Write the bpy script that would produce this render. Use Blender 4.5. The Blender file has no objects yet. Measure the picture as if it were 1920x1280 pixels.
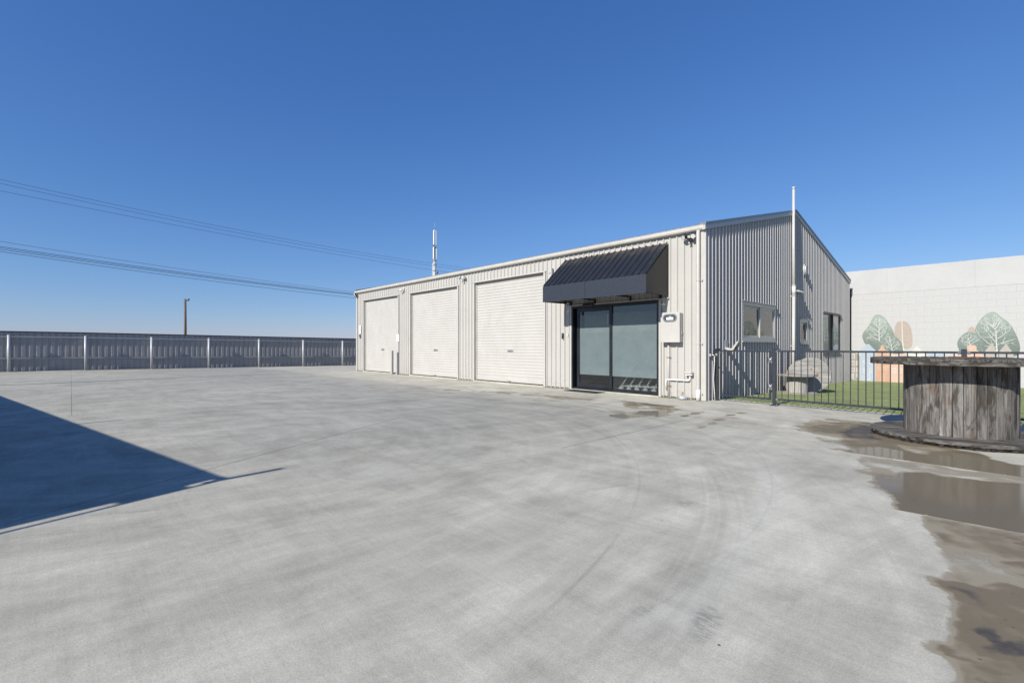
import bpy, math, random
import numpy as np
from mathutils import Vector, noise as mnoise
random.seed(7)
S = bpy.context.scene
R = math.radians

# ------------------------------------------------------------------ camera, light, sky
CAMX, CAMY, H = 4.905, -10.709, 1.27
cd = bpy.data.cameras.new("camera")
cd.sensor_width = 36.0
cd.lens = 16.575
cd.shift_y = 0.00443
cd.clip_start = 0.05
cd.clip_end = 3000
co = bpy.data.objects.new("camera", cd)
co.location = (CAMX, CAMY, H)
co.rotation_euler = (R(90), 0, R(46.88))
S.collection.objects.link(co)
S.camera = co

SUN_EL = 32.0
SUN_H = (0.0872, -0.9962)                    # horizontal direction towards the sun
world = bpy.data.worlds.new("World")
S.world = world
world.use_nodes = True
wn = world.node_tree.nodes
wl = world.node_tree.links
sky = wn.new("ShaderNodeTexSky")
sky.sky_type = 'NISHITA'
sky.sun_disc = False
sky.sun_elevation = R(SUN_EL)
sky.sun_rotation = math.atan2(SUN_H[0], SUN_H[1])
sky.altitude = 0
sky.air_density = 1.0
sky.dust_density = 0.15
sky.ozone_density = 5.0
bg = wn["Background"]
bg.inputs[1].default_value = 0.070
# colour response of the clear polarised sky, the same over the whole dome
sep = wn.new("ShaderNodeSeparateColor"); com = wn.new("ShaderNodeCombineColor")
wl.new(sky.outputs[0], sep.inputs[0])
for i_, (ga, ka) in enumerate(((1.06, 0.852), (0.84, 1.31), (0.62, 2.61))):
    pw = wn.new("ShaderNodeMath"); pw.operation = 'POWER'; pw.inputs[1].default_value = ga
    mu = wn.new("ShaderNodeMath"); mu.operation = 'MULTIPLY'; mu.inputs[1].default_value = ka
    wl.new(sep.outputs[i_], pw.inputs[0]); wl.new(pw.outputs[0], mu.inputs[0]); wl.new(mu.outputs[0], com.inputs[i_])
wl.new(com.outputs[0], bg.inputs[0])

sd = bpy.data.lights.new("sun", 'SUN')
sd.energy = 5.0
sd.angle = R(0.5)
sd.color = (1.0, 0.945, 0.855)
so = bpy.data.objects.new("sun", sd)
ce, se = math.cos(R(SUN_EL)), math.sin(R(SUN_EL))
so.rotation_euler = Vector((SUN_H[0] * ce, SUN_H[1] * ce, se)).to_track_quat('Z', 'Y').to_euler()
S.collection.objects.link(so)

S.view_settings.view_transform = 'Standard'
S.view_settings.look = 'None'
S.view_settings.gamma = 1.0
S.view_settings.use_curve_mapping = False
S.view_settings.exposure = 0.35
S.cycles.max_bounces = 8
S.cycles.transparent_max_bounces = 12

# ------------------------------------------------------------------ helpers
class MB:
    """collects shapes; build() links them as one mesh object"""
    def __init__(s): s.v = []; s.f = []; s.sm = []
    def add(s, vs, fs, smooth=False):
        o = len(s.v); s.v += [tuple(p) for p in vs]
        s.f += [tuple(i + o for i in f) for f in fs]; s.sm += [smooth] * len(fs)
        return s
    def box(s, x0, x1, y0, y1, z0, z1, b=0.0):
        if x0 > x1: x0, x1 = x1, x0
        if y0 > y1: y0, y1 = y1, y0
        if z0 > z1: z0, z1 = z1, z0
        b = min(b, (x1 - x0) / 2.01, (y1 - y0) / 2.01, (z1 - z0) / 2.01)
        if b <= 0:
            v = [(x0,y0,z0),(x1,y0,z0),(x1,y1,z0),(x0,y1,z0),(x0,y0,z1),(x1,y0,z1),(x1,y1,z1),(x0,y1,z1)]
            return s.add(v, [(0,3,2,1),(4,5,6,7),(0,1,5,4),(1,2,6,5),(2,3,7,6),(3,0,4,7)])
        v = []
        X, Y, Z = (x0, x1), (y0, y1), (z0, z1)
        sg = (1, -1)
        idx = {}
        for i in (0, 1):
            for j in (0, 1):
                for k in (0, 1):
                    idx[(i,j,k,0)] = len(v); v.append((X[i], Y[j]+sg[j]*b, Z[k]+sg[k]*b))
                    idx[(i,j,k,1)] = len(v); v.append((X[i]+sg[i]*b, Y[j], Z[k]+sg[k]*b))
                    idx[(i,j,k,2)] = len(v); v.append((X[i]+sg[i]*b, Y[j]+sg[j]*b, Z[k]))
        q = lambda *a: tuple(idx[t] for t in a)
        f = [q((0,0,0,0),(0,0,1,0),(0,1,1,0),(0,1,0,0)), q((1,0,0,0),(1,1,0,0),(1,1,1,0),(1,0,1,0)),
             q((0,0,0,1),(1,0,0,1),(1,0,1,1),(0,0,1,1)), q((0,1,0,1),(0,1,1,1),(1,1,1,1),(1,1,0,1)),
             q((0,0,0,2),(0,1,0,2),(1,1,0,2),(1,0,0,2)), q((0,0,1,2),(1,0,1,2),(1,1,1,2),(0,1,1,2))]
        for k in (0, 1):
            f += [q((0,0,k,0),(0,0,k,1),(0,0,1-k,1),(0,0,1-k,0))] if k == 0 else []
        f += [q((1,0,0,1),(1,0,0,0),(1,0,1,0),(1,0,1,1)), q((1,1,0,0),(1,1,0,1),(1,1,1,1),(1,1,1,0)), q((0,1,0,1),(0,1,0,0),(0,1,1,0),(0,1,1,1))]
        for i in (0, 1):
            for k in (0, 1):
                f.append(q((i,0,k,0),(i,1,k,0),(i,1,k,2),(i,0,k,2)))
                f.append(q((0,i,k,1),(1,i,k,1),(1,i,k,2),(0,i,k,2)))
        for i in (0, 1):
            for j in (0, 1):
                for k in (0, 1):
                    f.append(q((i,j,k,0),(i,j,k,1),(i,j,k,2)))
        return s.add(v, f)
    def tube(s, pts, r, n=10, cap=True, smooth=True):
        P = [Vector(p) for p in pts]; rs = r if isinstance(r, (list, tuple)) else [r] * len(P)
        vs = []; prev = None
        for i, p in enumerate(P):
            t = (P[min(i+1, len(P)-1)] - P[max(i-1, 0)]).normalized()
            if prev is None:
                a = Vector((0,0,1)) if abs(t.z) < 0.9 else Vector((1,0,0))
                n1 = t.cross(a).normalized()
            else:
                n1 = (prev - t * prev.dot(t)).normalized()
            prev = n1; n2 = t.cross(n1)
            for k in range(n):
                a = 2 * math.pi * k / n
                vs.append(p + (n1 * math.cos(a) + n2 * math.sin(a)) * rs[i])
        m = len(P)
        fs = [(i*n+k, i*n+(k+1) % n, (i+1)*n+(k+1) % n, (i+1)*n+k) for i in range(m-1) for k in range(n)]
        s.add(vs, fs, smooth)
        if cap:
            o = len(s.v) - len(vs)
            s.f.append(tuple(o + k for k in reversed(range(n)))); s.sm.append(False)
            s.f.append(tuple(o + (m-1)*n + k for k in range(n))); s.sm.append(False)
        return s
    def prism(s, poly, fn, d0, d1):
        """poly in 2D extruded from d0 to d1; fn(a, b, d) -> point"""
        n = len(poly)
        v = [fn(a, b, d0) for a, b in poly] + [fn(a, b, d1) for a, b in poly]
        f = [tuple(reversed(range(n))), tuple(range(n, 2*n))] + [(i, (i+1) % n, n+(i+1) % n, n+i) for i in range(n)]
        return s.add(v, f)
    def lathe(s, prof, cx, cy, n=24, smooth=True):
        v = []; m = len(prof)
        for r, z in prof:
            for k in range(n):
                a = 2*math.pi*k/n; v.append((cx + r*math.cos(a), cy + r*math.sin(a), z))
        f = [(i*n+k, i*n+(k+1) % n, (i+1)*n+(k+1) % n, (i+1)*n+k) for i in range(m-1) for k in range(n)]
        s.add(v, f, smooth)
        o = len(s.v) - len(v)
        if prof[0][0] > 1e-6: s.f.append(tuple(o+k for k in reversed(range(n)))); s.sm.append(False)
        if prof[-1][0] > 1e-6: s.f.append(tuple(o+(m-1)*n+k for k in range(n))); s.sm.append(False)
        return s
    def mesh(s, name, mat):
        me = bpy.data.meshes.new(name)
        me.from_pydata(s.v, [], s.f)
        me.polygons.foreach_set('use_smooth', s.sm)
        me.materials.append(mat)
        import bmesh
        bm = bmesh.new(); bm.from_mesh(me); bmesh.ops.recalc_face_normals(bm, faces=bm.faces); bm.to_mesh(me); bm.free()
        me.update()
        return me
    def build(s, name, mat, parent=None, label=None, cat=None, group=None, kind=None, loc=None):
        o = bpy.data.objects.new(name, s.mesh(name, mat))
        S.collection.objects.link(o)
        if loc: o.location = loc
        if parent is not None:
            o.parent = parent
        tag(o, label, cat, group, kind)
        return o

def tag(o, label=None, cat=None, group=None, kind=None):
    if label: o['label'] = label
    if cat: o['category'] = cat
    if group: o['group'] = group
    if kind: o['kind'] = kind
    return o
def thing(name, label=None, cat=None, loc=(0,0,0), rz=0.0, group=None, kind=None):
    o = bpy.data.objects.new(name, None); o.empty_display_size = 0.1
    S.collection.objects.link(o); o.location = loc; o.rotation_euler = (0, 0, rz)
    return tag(o, label, cat, group, kind)
def sub(name, parent):
    o = bpy.data.objects.new(name, None); o.empty_display_size = 0.1
    S.collection.objects.link(o); o.parent = parent
    return o
def inst(name, me, parent=None, loc=(0,0,0), rot=(0,0,0)):
    o = bpy.data.objects.new(name, me); S.collection.objects.link(o)
    o.parent = parent; o.location = loc; o.rotation_euler = rot
    return o
def copy_tree(o, parent=None):
    c = o.copy(); S.collection.objects.link(c)
    if parent is not None: c.parent = parent
    for ch in list(o.children): copy_tree(ch, c)
    return c

# ------------------------------------------------------------------ materials
ALB = 0.79      # overall albedo level that goes with the exposure
class NT:
    def __init__(s, name):
        s.m = bpy.data.materials.new(name); s.m.use_nodes = True
        s.t = s.m.node_tree; s.n = s.t.nodes; s.l = s.t.links
        s.b = s.n["Principled BSDF"]
    def node(s, typ, **k):
        n = s.n.new(typ)
        for a, b in k.items(): setattr(n, a, b)
        return n
    def lk(s, a, b): s.l.new(a, b)
    def val(s, x, inp):
        if isinstance(x, (int, float)): inp.default_value = x
        elif isinstance(x, tuple): inp.default_value = x if len(x) == 4 or inp.type == 'VECTOR' else x + (1,)
        else: s.lk(x, inp)
    def math(s, op, a, b=0.0, c=0.0, clamp=False):
        n = s.node("ShaderNodeMath", operation=op, use_clamp=clamp)
        s.val(a, n.inputs[0]); s.val(b, n.inputs[1])
        if len(n.inputs) > 2: s.val(c, n.inputs[2])
        return n.outputs[0]
    def coord(s, kind='Object', scale=(1,1,1), rot=(0,0,0), loc=(0,0,0)):
        tc = s.node("ShaderNodeTexCoord"); mp = s.node("ShaderNodeMapping")
        mp.inputs['Scale'].default_value = scale; mp.inputs['Rotation'].default_value = rot; mp.inputs['Location'].default_value = loc
        s.lk(tc.outputs[kind], mp.inputs[0]); return mp.outputs[0]
    def noise(s, vec, scale=5, detail=4, rough=0.5, dist=0.0):
        n = s.node("ShaderNodeTexNoise")
        n.inputs['Scale'].default_value = scale; n.inputs['Detail'].default_value = detail
        n.inputs['Roughness'].default_value = rough; n.inputs['Distortion'].default_value = dist
        if vec is not None: s.lk(vec, n.inputs['Vector'])
        return n.outputs[0]
    def ramp(s, fac, a, b, lo=0.0, hi=1.0):
        n = s.node("ShaderNodeMapRange", interpolation_type='SMOOTHSTEP')
        s.val(fac, n.inputs[0]); n.inputs[1].default_value = a; n.inputs[2].default_value = b
        n.inputs[3].default_value = lo; n.inputs[4].default_value = hi
        return n.outputs[0]
    def mix(s, fac, a, b, mode='MIX'):
        n = s.node("ShaderNodeMix", data_type='RGBA', blend_type=mode)
        s.val(fac, n.inputs[0]); s.val(a, n.inputs[6]); s.val(b, n.inputs[7])
        return n.outputs[2]
    def bump(s, h, strength=0.3, dist=0.01):
        n = s.node("ShaderNodeBump"); n.inputs['Strength'].default_value = strength
        n.inputs['Distance'].default_value = dist; s.lk(h, n.inputs['Height'])
        s.lk(n.outputs[0], s.b.inputs['Normal']); return n.outputs[0]
    def setb(s, **k):
        names = dict(col='Base Color', rough='Roughness', metal='Metallic', coat='Coat Weight', coatr='Coat Roughness', spec='Specular IOR Level', alpha='Alpha')
        for a, v in k.items():
            if a == 'col': v = s.mix(1.0, v, (ALB, ALB, ALB), 'MULTIPLY')
            s.val(v, s.b.inputs[names[a]])
        return s

def simple(name, col, rough=0.5, metal=0.0, var=0.08, scale=3.0, bump=0.0, bscale=60, spec=0.5, dirt=0.0, aniso=(1,1,1)):
    t = NT(name); v = t.coord('Object', aniso)
    n = t.noise(v, scale, 5, 0.6)
    f = t.ramp(n, 0.3, 0.7, 1 - var, 1 + var)
    c = t.mix(1.0, col, f, 'MULTIPLY')
    if dirt > 0:
        dn = t.noise(t.coord('Object', (1.3,1.3,.35)), 5.0, 6, 0.65)
        c = t.mix(t.ramp(dn, 0.52, 0.75, 0, dirt), c, (0.22, 0.19, 0.15))
    t.setb(col=c, rough=t.ramp(n, 0.2, 0.8, rough - 0.06, rough + 0.06), metal=metal, spec=spec)
    if bump > 0: t.bump(t.noise(t.coord('Object'), bscale, 4, 0.6), bump, 0.005)
    return t.m

def cladding_mat(name, col, wob=.25):
    t = NT(name)
    n = t.noise(t.coord('Object'), 0.8, 4, 0.6)
    st = t.noise(t.coord('Object', (6, 6, .25)), 2.0, 4, 0.6)       # rain streaks down the sheet
    z = t.node("ShaderNodeSeparateXYZ"); t.lk(t.coord('Object'), z.inputs[0])
    low = t.ramp(z.outputs[2], 0.55, 0.0, 0, 1)                    # splash dirt on the lowest half metre
    sp = t.math('MULTIPLY', low, t.ramp(t.noise(t.coord('Object'), 9, 5, .7), .42, .72, 0.0, .45))
    c = t.mix(1.0, col, t.ramp(n, .3, .7, .965, 1.03), 'MULTIPLY')
    c = t.mix(t.ramp(st, .5, .8, 0, .16), c, (0.42, 0.38, 0.31))
    c = t.mix(sp, c, (0.33, 0.29, 0.23))
    dot = t.noise(t.coord('Object'), 55, 2, .4)
    c = t.mix(t.ramp(dot, .73, .78, 0, .35), c, (0.25, 0.22, 0.18))
    t.setb(col=c, rough=t.ramp(st, .2, .8, .38, .5), spec=0.35)
    t.bump(t.noise(t.coord('Object', (1, 1, .5)), 2.2, 3, .5), wob, 0.02)     # oil-canning
    return t.m

M = {}
M['clad'] = cladding_mat('cream_cladding', (0.525, 0.514, 0.484))
M['gclad'] = cladding_mat('grey_cladding', (0.53, 0.515, 0.505), .0)
M['door'] = simple('roller_door_paint', (0.565, 0.552, 0.52), 0.42, var=.03, scale=1.5, dirt=.12, spec=.35)
M['trim'] = simple('cream_trim', (0.545, 0.53, 0.495), 0.4, var=.04, dirt=.15, spec=.35)
M['gutter'] = simple('cream_gutter', (0.57, 0.555, 0.515), 0.35, var=.04, dirt=.2)
M['barge'] = simple('blue_grey_barge', (0.20, 0.205, 0.215), 0.35, var=.06, dirt=.05)
M['barge2'] = simple('light_grey_barge', (0.50, 0.49, 0.48), 0.35, var=.06, dirt=.1)
M['roof'] = simple('roof_sheet', (0.3, 0.32, 0.35), 0.4, var=.06)
M['black'] = simple('black_powdercoat', (0.018, 0.021, 0.028), 0.32, var=.2, bump=.05, bscale=300)
M['navy'] = simple('dark_blue_grey_powdercoat', (0.035, 0.042, 0.056), 0.38, var=.12, scale=20, bump=.05, bscale=250)
M['dark'] = simple('dark_interior', (0.03, 0.03, 0.032), 0.8)
M['chrome'] = simple('bright_plated_tube', (0.62, 0.63, 0.64), 0.3, metal=.3)
M['meterglass'] = simple('dark_meter_window', (0.07, 0.085, 0.10), 0.15)
M['inter'] = simple('interior_floor', (0.10, 0.095, 0.09), 0.5)
M['white'] = simple('white_plastic', (0.80, 0.80, 0.78), 0.4, var=.03, dirt=.06)
M['cream_box'] = simple('cream_box_paint', (0.56, 0.545, 0.51), 0.42, var=.03, dirt=.08)
M['pvc'] = simple('pvc_pipe', (0.60, 0.595, 0.57), 0.35, var=.04, dirt=.12)
M['galv'] = simple('galvanised_steel', (0.52, 0.54, 0.56), 0.5, metal=.15, var=.16, scale=25)
M['steel'] = simple('zinc_steel', (0.6, 0.6, 0.6), 0.25, metal=.9, var=.1, scale=30)
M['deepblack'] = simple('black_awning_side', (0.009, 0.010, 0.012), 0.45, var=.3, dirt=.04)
M['rust'] = simple('rusty_steel', (0.32, 0.15, 0.06), 0.7, var=.3, scale=30)
M['rubber'] = simple('black_rubber', (0.02, 0.02, 0.02), 0.7)
M['greyplastic'] = simple('grey_plastic', (0.25, 0.27, 0.30), 0.4)
M['bin'] = simple('green_bin_plastic', (0.025, 0.075, 0.04), 0.5, var=.15, bump=.1)
M['pole'] = simple('timber_pole', (0.17, 0.13, 0.10), 0.85, var=.3, scale=6, bump=.5, bscale=30, aniso=(4,4,.4))
M['wire'] = simple('power_cable', (0.06, 0.06, 0.065), 0.5)
M['soil'] = simple('soil', (0.08, 0.06, 0.045), 0.9, var=.4, scale=20)
M['joint'] = simple('joint_filler', (0.04, 0.038, 0.035), 0.9)
M['leaf'] = simple('green_leaf', (0.06, 0.11, 0.03), 0.5, var=.4, scale=15)

def glass_mat(name, tint=(0.9, 0.95, 0.95), base=0.05):
    t = NT(name); t.n.remove(t.b)
    tr = t.node("ShaderNodeBsdfTransparent"); tr.inputs[0].default_value = tint + (1,)
    gl = t.node("ShaderNodeBsdfGlossy"); gl.inputs['Roughness'].default_value = 0.0
    fr = t.node("ShaderNodeFresnel"); fr.inputs[0].default_value = 1.55
    n = t.noise(t.coord('Object'), 1.1, 2, .5)
    bp = t.node("ShaderNodeBump"); bp.inputs['Strength'].default_value = .03; bp.inputs['Distance'].default_value = .05
    t.lk(n, bp.inputs['Height']); t.lk(bp.outputs[0], gl.inputs['Normal'])
    f = t.math('MULTIPLY_ADD', fr.outputs[0], 1.15, base, clamp=True)
    mx = t.node("ShaderNodeMixShader"); t.lk(f, mx.inputs[0]); t.lk(tr.outputs[0], mx.inputs[1]); t.lk(gl.outputs[0], mx.inputs[2])
    t.lk(mx.outputs[0], t.n["Material Output"].inputs[0]); return t.m
M['glass'] = glass_mat('clear_glass', (0.86, 0.90, 0.90), .03)
M['glass_dark'] = glass_mat('dark_tinted_glass', (0.28, 0.32, 0.34), .06)
def film_mat():
    t = NT('frosted_film')
    n = t.noise(t.coord('Object'), 2.5, 5, .6)
    sp = t.noise(t.coord('Object'), 45, 2, .3)
    c = t.mix(1.0, (0.150, 0.194, 0.202), t.ramp(n, .3, .7, .94, 1.06), 'MULTIPLY')
    c = t.mix(t.ramp(sp, .72, .76, 0, .5), c, (0.5, 0.52, 0.5))
    t.setb(col=c, rough=.5, spec=.3, coat=1.0, coatr=.02)
    return t.m
M['film'] = film_mat()

def awning_mat():
    t = NT('charcoal_awning_sheet')
    n = t.noise(t.coord('Object'), 3.5, 6, .65)
    z = t.node("ShaderNodeSeparateXYZ"); t.lk(t.coord('Object'), z.inputs[0])
    top = t.ramp(z.outputs[2], 3.5, 3.8, 0, 1)                     # dust gathers near the wall
    d = t.math('MULTIPLY', top, t.ramp(n, .35, .65, .15, .75))
    c = t.mix(t.ramp(n, .55, .8, 0, .25), (0.020, 0.023, 0.030), (0.10, 0.095, 0.085))
    c = t.mix(d, c, (0.12, 0.11, 0.095))
    c = t.mix(t.ramp(t.noise(t.coord('Object'), 40, 2, .4), .72, .76, 0, .5), c, (.4, .4, .38))
    t.setb(col=c, rough=t.ramp(n, .3, .7, .36, .5), spec=.4); return t.m
M['awning'] = awning_mat()

def wood_mat(name, axis=2, dark=1.0, lichen=0.0):
    """weathered grey timber, grain along the given object axis"""
    t = NT(name)
    oi = t.node("ShaderNodeObjectInfo"); tc = t.node("ShaderNodeTexCoord")
    off = t.node("ShaderNodeVectorMath", operation='ADD')
    sc = t.node("ShaderNodeVectorMath", operation='SCALE'); 
    cmb = t.node("ShaderNodeCombineXYZ"); t.lk(oi.outputs['Random'], cmb.inputs[0]); t.lk(oi.outputs['Random'], cmb.inputs[1]); t.lk(oi.outputs['Random'], cmb.inputs[2])
    t.lk(cmb.outputs[0], sc.inputs[0]); sc.inputs[3].default_value = 37.0
    t.lk(tc.outputs['Object'], off.inputs[0]); t.lk(sc.outputs[0], off.inputs[1])
    def mp(s):
        m = t.node("ShaderNodeMapping"); m.inputs['Scale'].default_value = s; t.lk(off.outputs[0], m.inputs[0]); return m.outputs[0]
    g = [20, 20, 20]; g[axis] = 1.0
    k = [7, 7, 7]; k[axis] = 1.9
    fine = t.noise(mp(tuple(g)), 1.6, 9, .8, 1.1)
    blot = t.noise(mp(tuple(k)), .7, 7, .68, 1.6)
    knot = t.noise(mp((5, 5, 5)), 1.0, 2, .4, .3)
    c = t.mix(t.ramp(fine, .3, .7), (0.060*dark, 0.054*dark, 0.048*dark), (0.30*dark, 0.285*dark, 0.265*dark))
    c = t.mix(t.ramp(blot, .46, .60, 0, .9), c, (0.050*dark, 0.044*dark, 0.038*dark))
    c = t.mix(t.ramp(knot, .60, .72, 0, .40), c, (0.13*dark, 0.075*dark, 0.042*dark))
    c = t.mix(t.ramp(t.noise(mp(tuple(k)), .8, 3, .5), .58, .75, 0, .6), c, (0.40*dark, 0.40*dark, 0.40*dark))
    v = t.ramp(oi.outputs['Random'], 0, 1, .82, 1.14)
    c = t.mix(1.0, c, v, 'MULTIPLY')
    if lichen > 0:
        c = t.mix(t.ramp(t.noise(mp((4, 4, 4)), 1, 5, .7), .55, .72, 0, lichen), c, (0.22, 0.22, 0.12))
    vk = t.node("ShaderNodeTexVoronoi"); vk.inputs['Scale'].default_value = 1.0; t.lk(mp((7, 7, 2.6)), vk.inputs['Vector'])
    c = t.mix(t.ramp(vk.outputs['Distance'], .16, .09, 0, .8), c, (0.10*dark, 0.05*dark, 0.025*dark))
    t.setb(col=c, rough=.82, spec=.25)
    t.bump(fine, .9, .006)
    return t.m
M['stave'] = wood_mat('weathered_stave', 2, 1.02)
M['tabletop'] = wood_mat('weathered_table_plank', 0, .75, .6)
M['basewood'] = wood_mat('weathered_base_plank', 0, .85, .2)
M['rotten'] = wood_mat('rotten_base_plank', 0, .35, .2)
M['reelwood'] = simple('pale_reel_plank', (0.34, 0.325, 0.305), .8, var=.32, scale=1.2, aniso=(1.5, 16, 16), bump=.4, bscale=40, spec=.2)
M['reelstave'] = simple('pale_reel_stave', (0.40, 0.38, 0.35), .8, var=.25, scale=1.2, aniso=(18, 18, 1.5), bump=.4, bscale=40, spec=.2)

def concrete_mat():
    t = NT('yard_concrete')
    P = t.coord('Object')
    sx = t.node("ShaderNodeSeparateXYZ"); t.lk(P, sx.inputs[0]); X, Y = sx.outputs[0], sx.outputs[1]
    big = t.noise(P, .35, 5, .6, .3)
    mid = t.noise(t.coord('Object', (.7, 1.9, 1), (0, 0, R(-18))), 1.1, 9, .66, .5)
    mid2 = t.noise(t.coord('Object', (1.7, .7, 1), (0, 0, R(25))), .9, 9, .66, .4)
    mott = t.noise(P, 3.2, 9, .72, .3)
    fine = t.noise(P, 30, 8, .8)
    grit = t.noise(P, 120, 4, .7)
    sweep = t.noise(t.coord('Object', (.8, 30, 1), (0, 0, R(-30))), 1.0, 7, .7, .3)
    f = t.math('MULTIPLY', t.ramp(big, .3, .7, .93, 1.05), t.ramp(mid, .38, .70, 1.05, .86))
    f = t.math('MULTIPLY', f, t.ramp(mid2, .42, .72, 1.03, .88))
    f = t.math('MULTIPLY', f, t.ramp(mott, .30, .70, .95, 1.05))
    f = t.math('MULTIPLY', f, t.ramp(fine, .30, .70, .92, 1.08))
    f = t.math('MULTIPLY', f, t.ramp(grit, .30, .70, .88, 1.12))
    f = t.math('MULTIPLY', f, t.ramp(sweep, .35, .70, 1.025, .96))
    scr = t.noise(t.coord('Object', (1.2, 60, 1), (0, 0, R(-12))), 1.0, 2, .5, .2)
    f = t.math('MULTIPLY', f, t.ramp(scr, .70, .76, 1.0, 1.09))
    scr2 = t.noise(t.coord('Object', (50, 1.0, 1), (0, 0, R(-35)), (5, 2, 0)), 1.0, 2, .5, .2)
    f = t.math('MULTIPLY', f, t.ramp(scr2, .72, .78, 1.0, 1.08))
    for cx, cy, kr, ka, amp in ((-2.5, -9.5, 3.2, 1.1, .075), (-8.5, -5.0, 2.6, 1.0, .06), (9.0, -8.0, 3.0, 1.3, .05)):     # sweeping float and tyre swirls
        dx = t.math('SUBTRACT', X, cx); dy = t.math('SUBTRACT', Y, cy)
        rad = t.math('SQRT', t.math('ADD', t.math('MULTIPLY', dx, dx), t.math('MULTIPLY', dy, dy)))
        an = t.math('ARCTAN2', dy, dx)
        cb = t.node("ShaderNodeCombineXYZ"); t.lk(t.math('MULTIPLY', rad, kr), cb.inputs[0]); t.lk(t.math('MULTIPLY', an, ka), cb.inputs[1])
        sw = t.noise(cb.outputs[0], 1.0, 8, .68, .35)
        f = t.math('MULTIPLY', f, t.ramp(sw, .36, .62, 1 + amp*.8, 1 - amp))
    col = t.mix(t.ramp(big, .35, .65), (0.456, 0.444, 0.372), (0.480, 0.462, 0.382))
    # cleaner, yellower apron along the building and the play area
    ap = t.ramp(t.math('ADD', Y, t.math('MULTIPLY', t.noise(P, 1.2, 4, .6), 1.0)), -2.9, -1.3)
    rt = t.ramp(t.math('ADD', X, t.math('MULTIPLY', t.noise(P, .9, 4, .6), 1.5)), .6, 3.6)
    col = t.mix(t.math('MULTIPLY', t.math('MAXIMUM', ap, t.math('MULTIPLY', rt, 1.0)), .9), col, (0.59, 0.565, 0.47))
    # traffic film in the middle of the yard
    inner = t.math('MULTIPLY', t.ramp(X, 1.0, -4.0), t.ramp(Y, -10.5, -5.5))
    inner = t.math('MULTIPLY', inner, t.ramp(Y, -1.8, -3.2))
    col = t.mix(t.math('MULTIPLY', inner, .35), col, (0.33, 0.325, 0.315))
    # dirty streaks before the doors
    ds = t.noise(t.coord('Object', (.5, 3.2, 1), (0, 0, R(6))), 1.3, 6, .7, .9)
    near = t.math('MULTIPLY', t.ramp(Y, -4.2, -2.9), t.ramp(Y, -.7, -1.9))
    near = t.math('MULTIPLY', near, t.ramp(X, -9, -6.0)); near = t.math('MULTIPLY', near, t.ramp(X, 2.6, 1.0))
    col = t.mix(t.math('MULTIPLY', near, t.ramp(ds, .54, .66, 0, .75)), col, (0.17, 0.15, 0.12))
    # circular tyre tracks: (cx, cy, radius, half width, strength, sign)
    sumd = None; suml = None
    arcs = [(-3.402, -8.471, 7.18, .12, .24, 1), (-3.402, -8.471, 7.27, .035, .22, 1), (-3.146, -9.777, 6.953, .020, .26, 1), (-3.146, -9.777, 6.90, .014, .2, 1), (-3.0, -9.7, 7.12, .016, .2, 1), (-2.3, -9.5, 6.15, .014, .2, 1),
            (-2.11, -9.358, 5.954, .045, .20, 0), (-2.11, -9.358, 5.80, .06, .15, 0), (-2.11, -9.358, 6.06, .02, .18, 0), (-2.89, -8.113, 6.613, .018, .20, 0), (-2.89, -8.113, 6.45, .05, .09, 0),
            (-3.412, -10.41, 6.915, .020, .26, 0), (-3.412, -10.41, 6.80, .07, .10, 0), (-3.6, -10.4, 6.45, .05, .09, 0), (-3.3, -10.0, 6.0, .22, .09, 0), (-2.5, -9.4, 5.3, .30, .08, 0), (-2.11, -9.358, 5.88, .30, .09, 0), (-3.3, -9.6, 5.2, .35, .06, 0), (-3.0, -8.5, 6.9, .30, .12, 1),
            (-2.6, -9.6, 5.0, .06, .06, 0), (-2.2, -9.3, 4.1, .06, .06, 0), (-3.0, -7.6, 3.6, .05, .07, 0),
            (-6.2, -3.9, 2.4, .06, .17, 0), (-6.2, -3.9, 2.66, .05, .15, 0), (-9.5, -6.5, 3.4, .06, .10, 0), (-9.5, -6.5, 5.3, .07, .08, 0), (-13, -8, 6.5, .09, .08, 0),
            (7.5, -7.4, 3.3, .04, .07, 0), (-4.2, -3.2, 6.9, .02, .14, 1)]
    for i, (cx, cy, r, w, st, sg) in enumerate(arcs):
        dx = t.math('SUBTRACT', X, cx); dy = t.math('SUBTRACT', Y, cy)
        d = t.math('SQRT', t.math('ADD', t.math('MULTIPLY', dx, dx), t.math('MULTIPLY', dy, dy)))
        d = t.math('ABSOLUTE', t.math('SUBTRACT', d, r))
        b = t.ramp(d, w, w * .2, 0, st)
        if sg: suml = b if suml is None else t.math('MAXIMUM', suml, b)
        else: sumd = b if sumd is None else t.math('MAXIMUM', sumd, b)
    patch = t.ramp(t.noise(t.coord('Object', (1, 1, 1), (0, 0, 0), (3, 8, 0)), .55, 3, .5), .36, .66)
    tread = t.ramp(t.noise(t.coord('Object', (1, 1, 1)), 30, 4, .7), .32, .62, .35, 1)
    col = t.mix(t.math('MULTIPLY', t.math('MULTIPLY', sumd, patch), tread), col, (0.10, 0.10, 0.11))
    col = t.mix(t.math('MULTIPLY', suml, patch), col, (0.68, 0.66, 0.62))
    # rubber scuffs: (x, y, length, width, angle, strength)
    for (x, y, a, b, ang, st) in [(3.12, -7.07, .17, .12, 30, .42), (3.933, -8.597, .24, .085, 105, .42), (4.107, -8.00, .24, .10, 60, .16), (2.42, -5.19, .14, .06, 10, .34),
                                  (3.68, -8.70, .11, .06, 80, .30), (-5.54, -8.9, .5, .12, 20, .22), (2.39, -7.2, .38, .035, 70, .25), (3.12, -7.56, .07, .03, 5, .3), (.23, -10.45, .45, .05, 62, .25), (-2.9, -8.2, .7, .08, 28, .12)]:
        ca, sa = math.cos(R(ang)), math.sin(R(ang))
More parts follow.
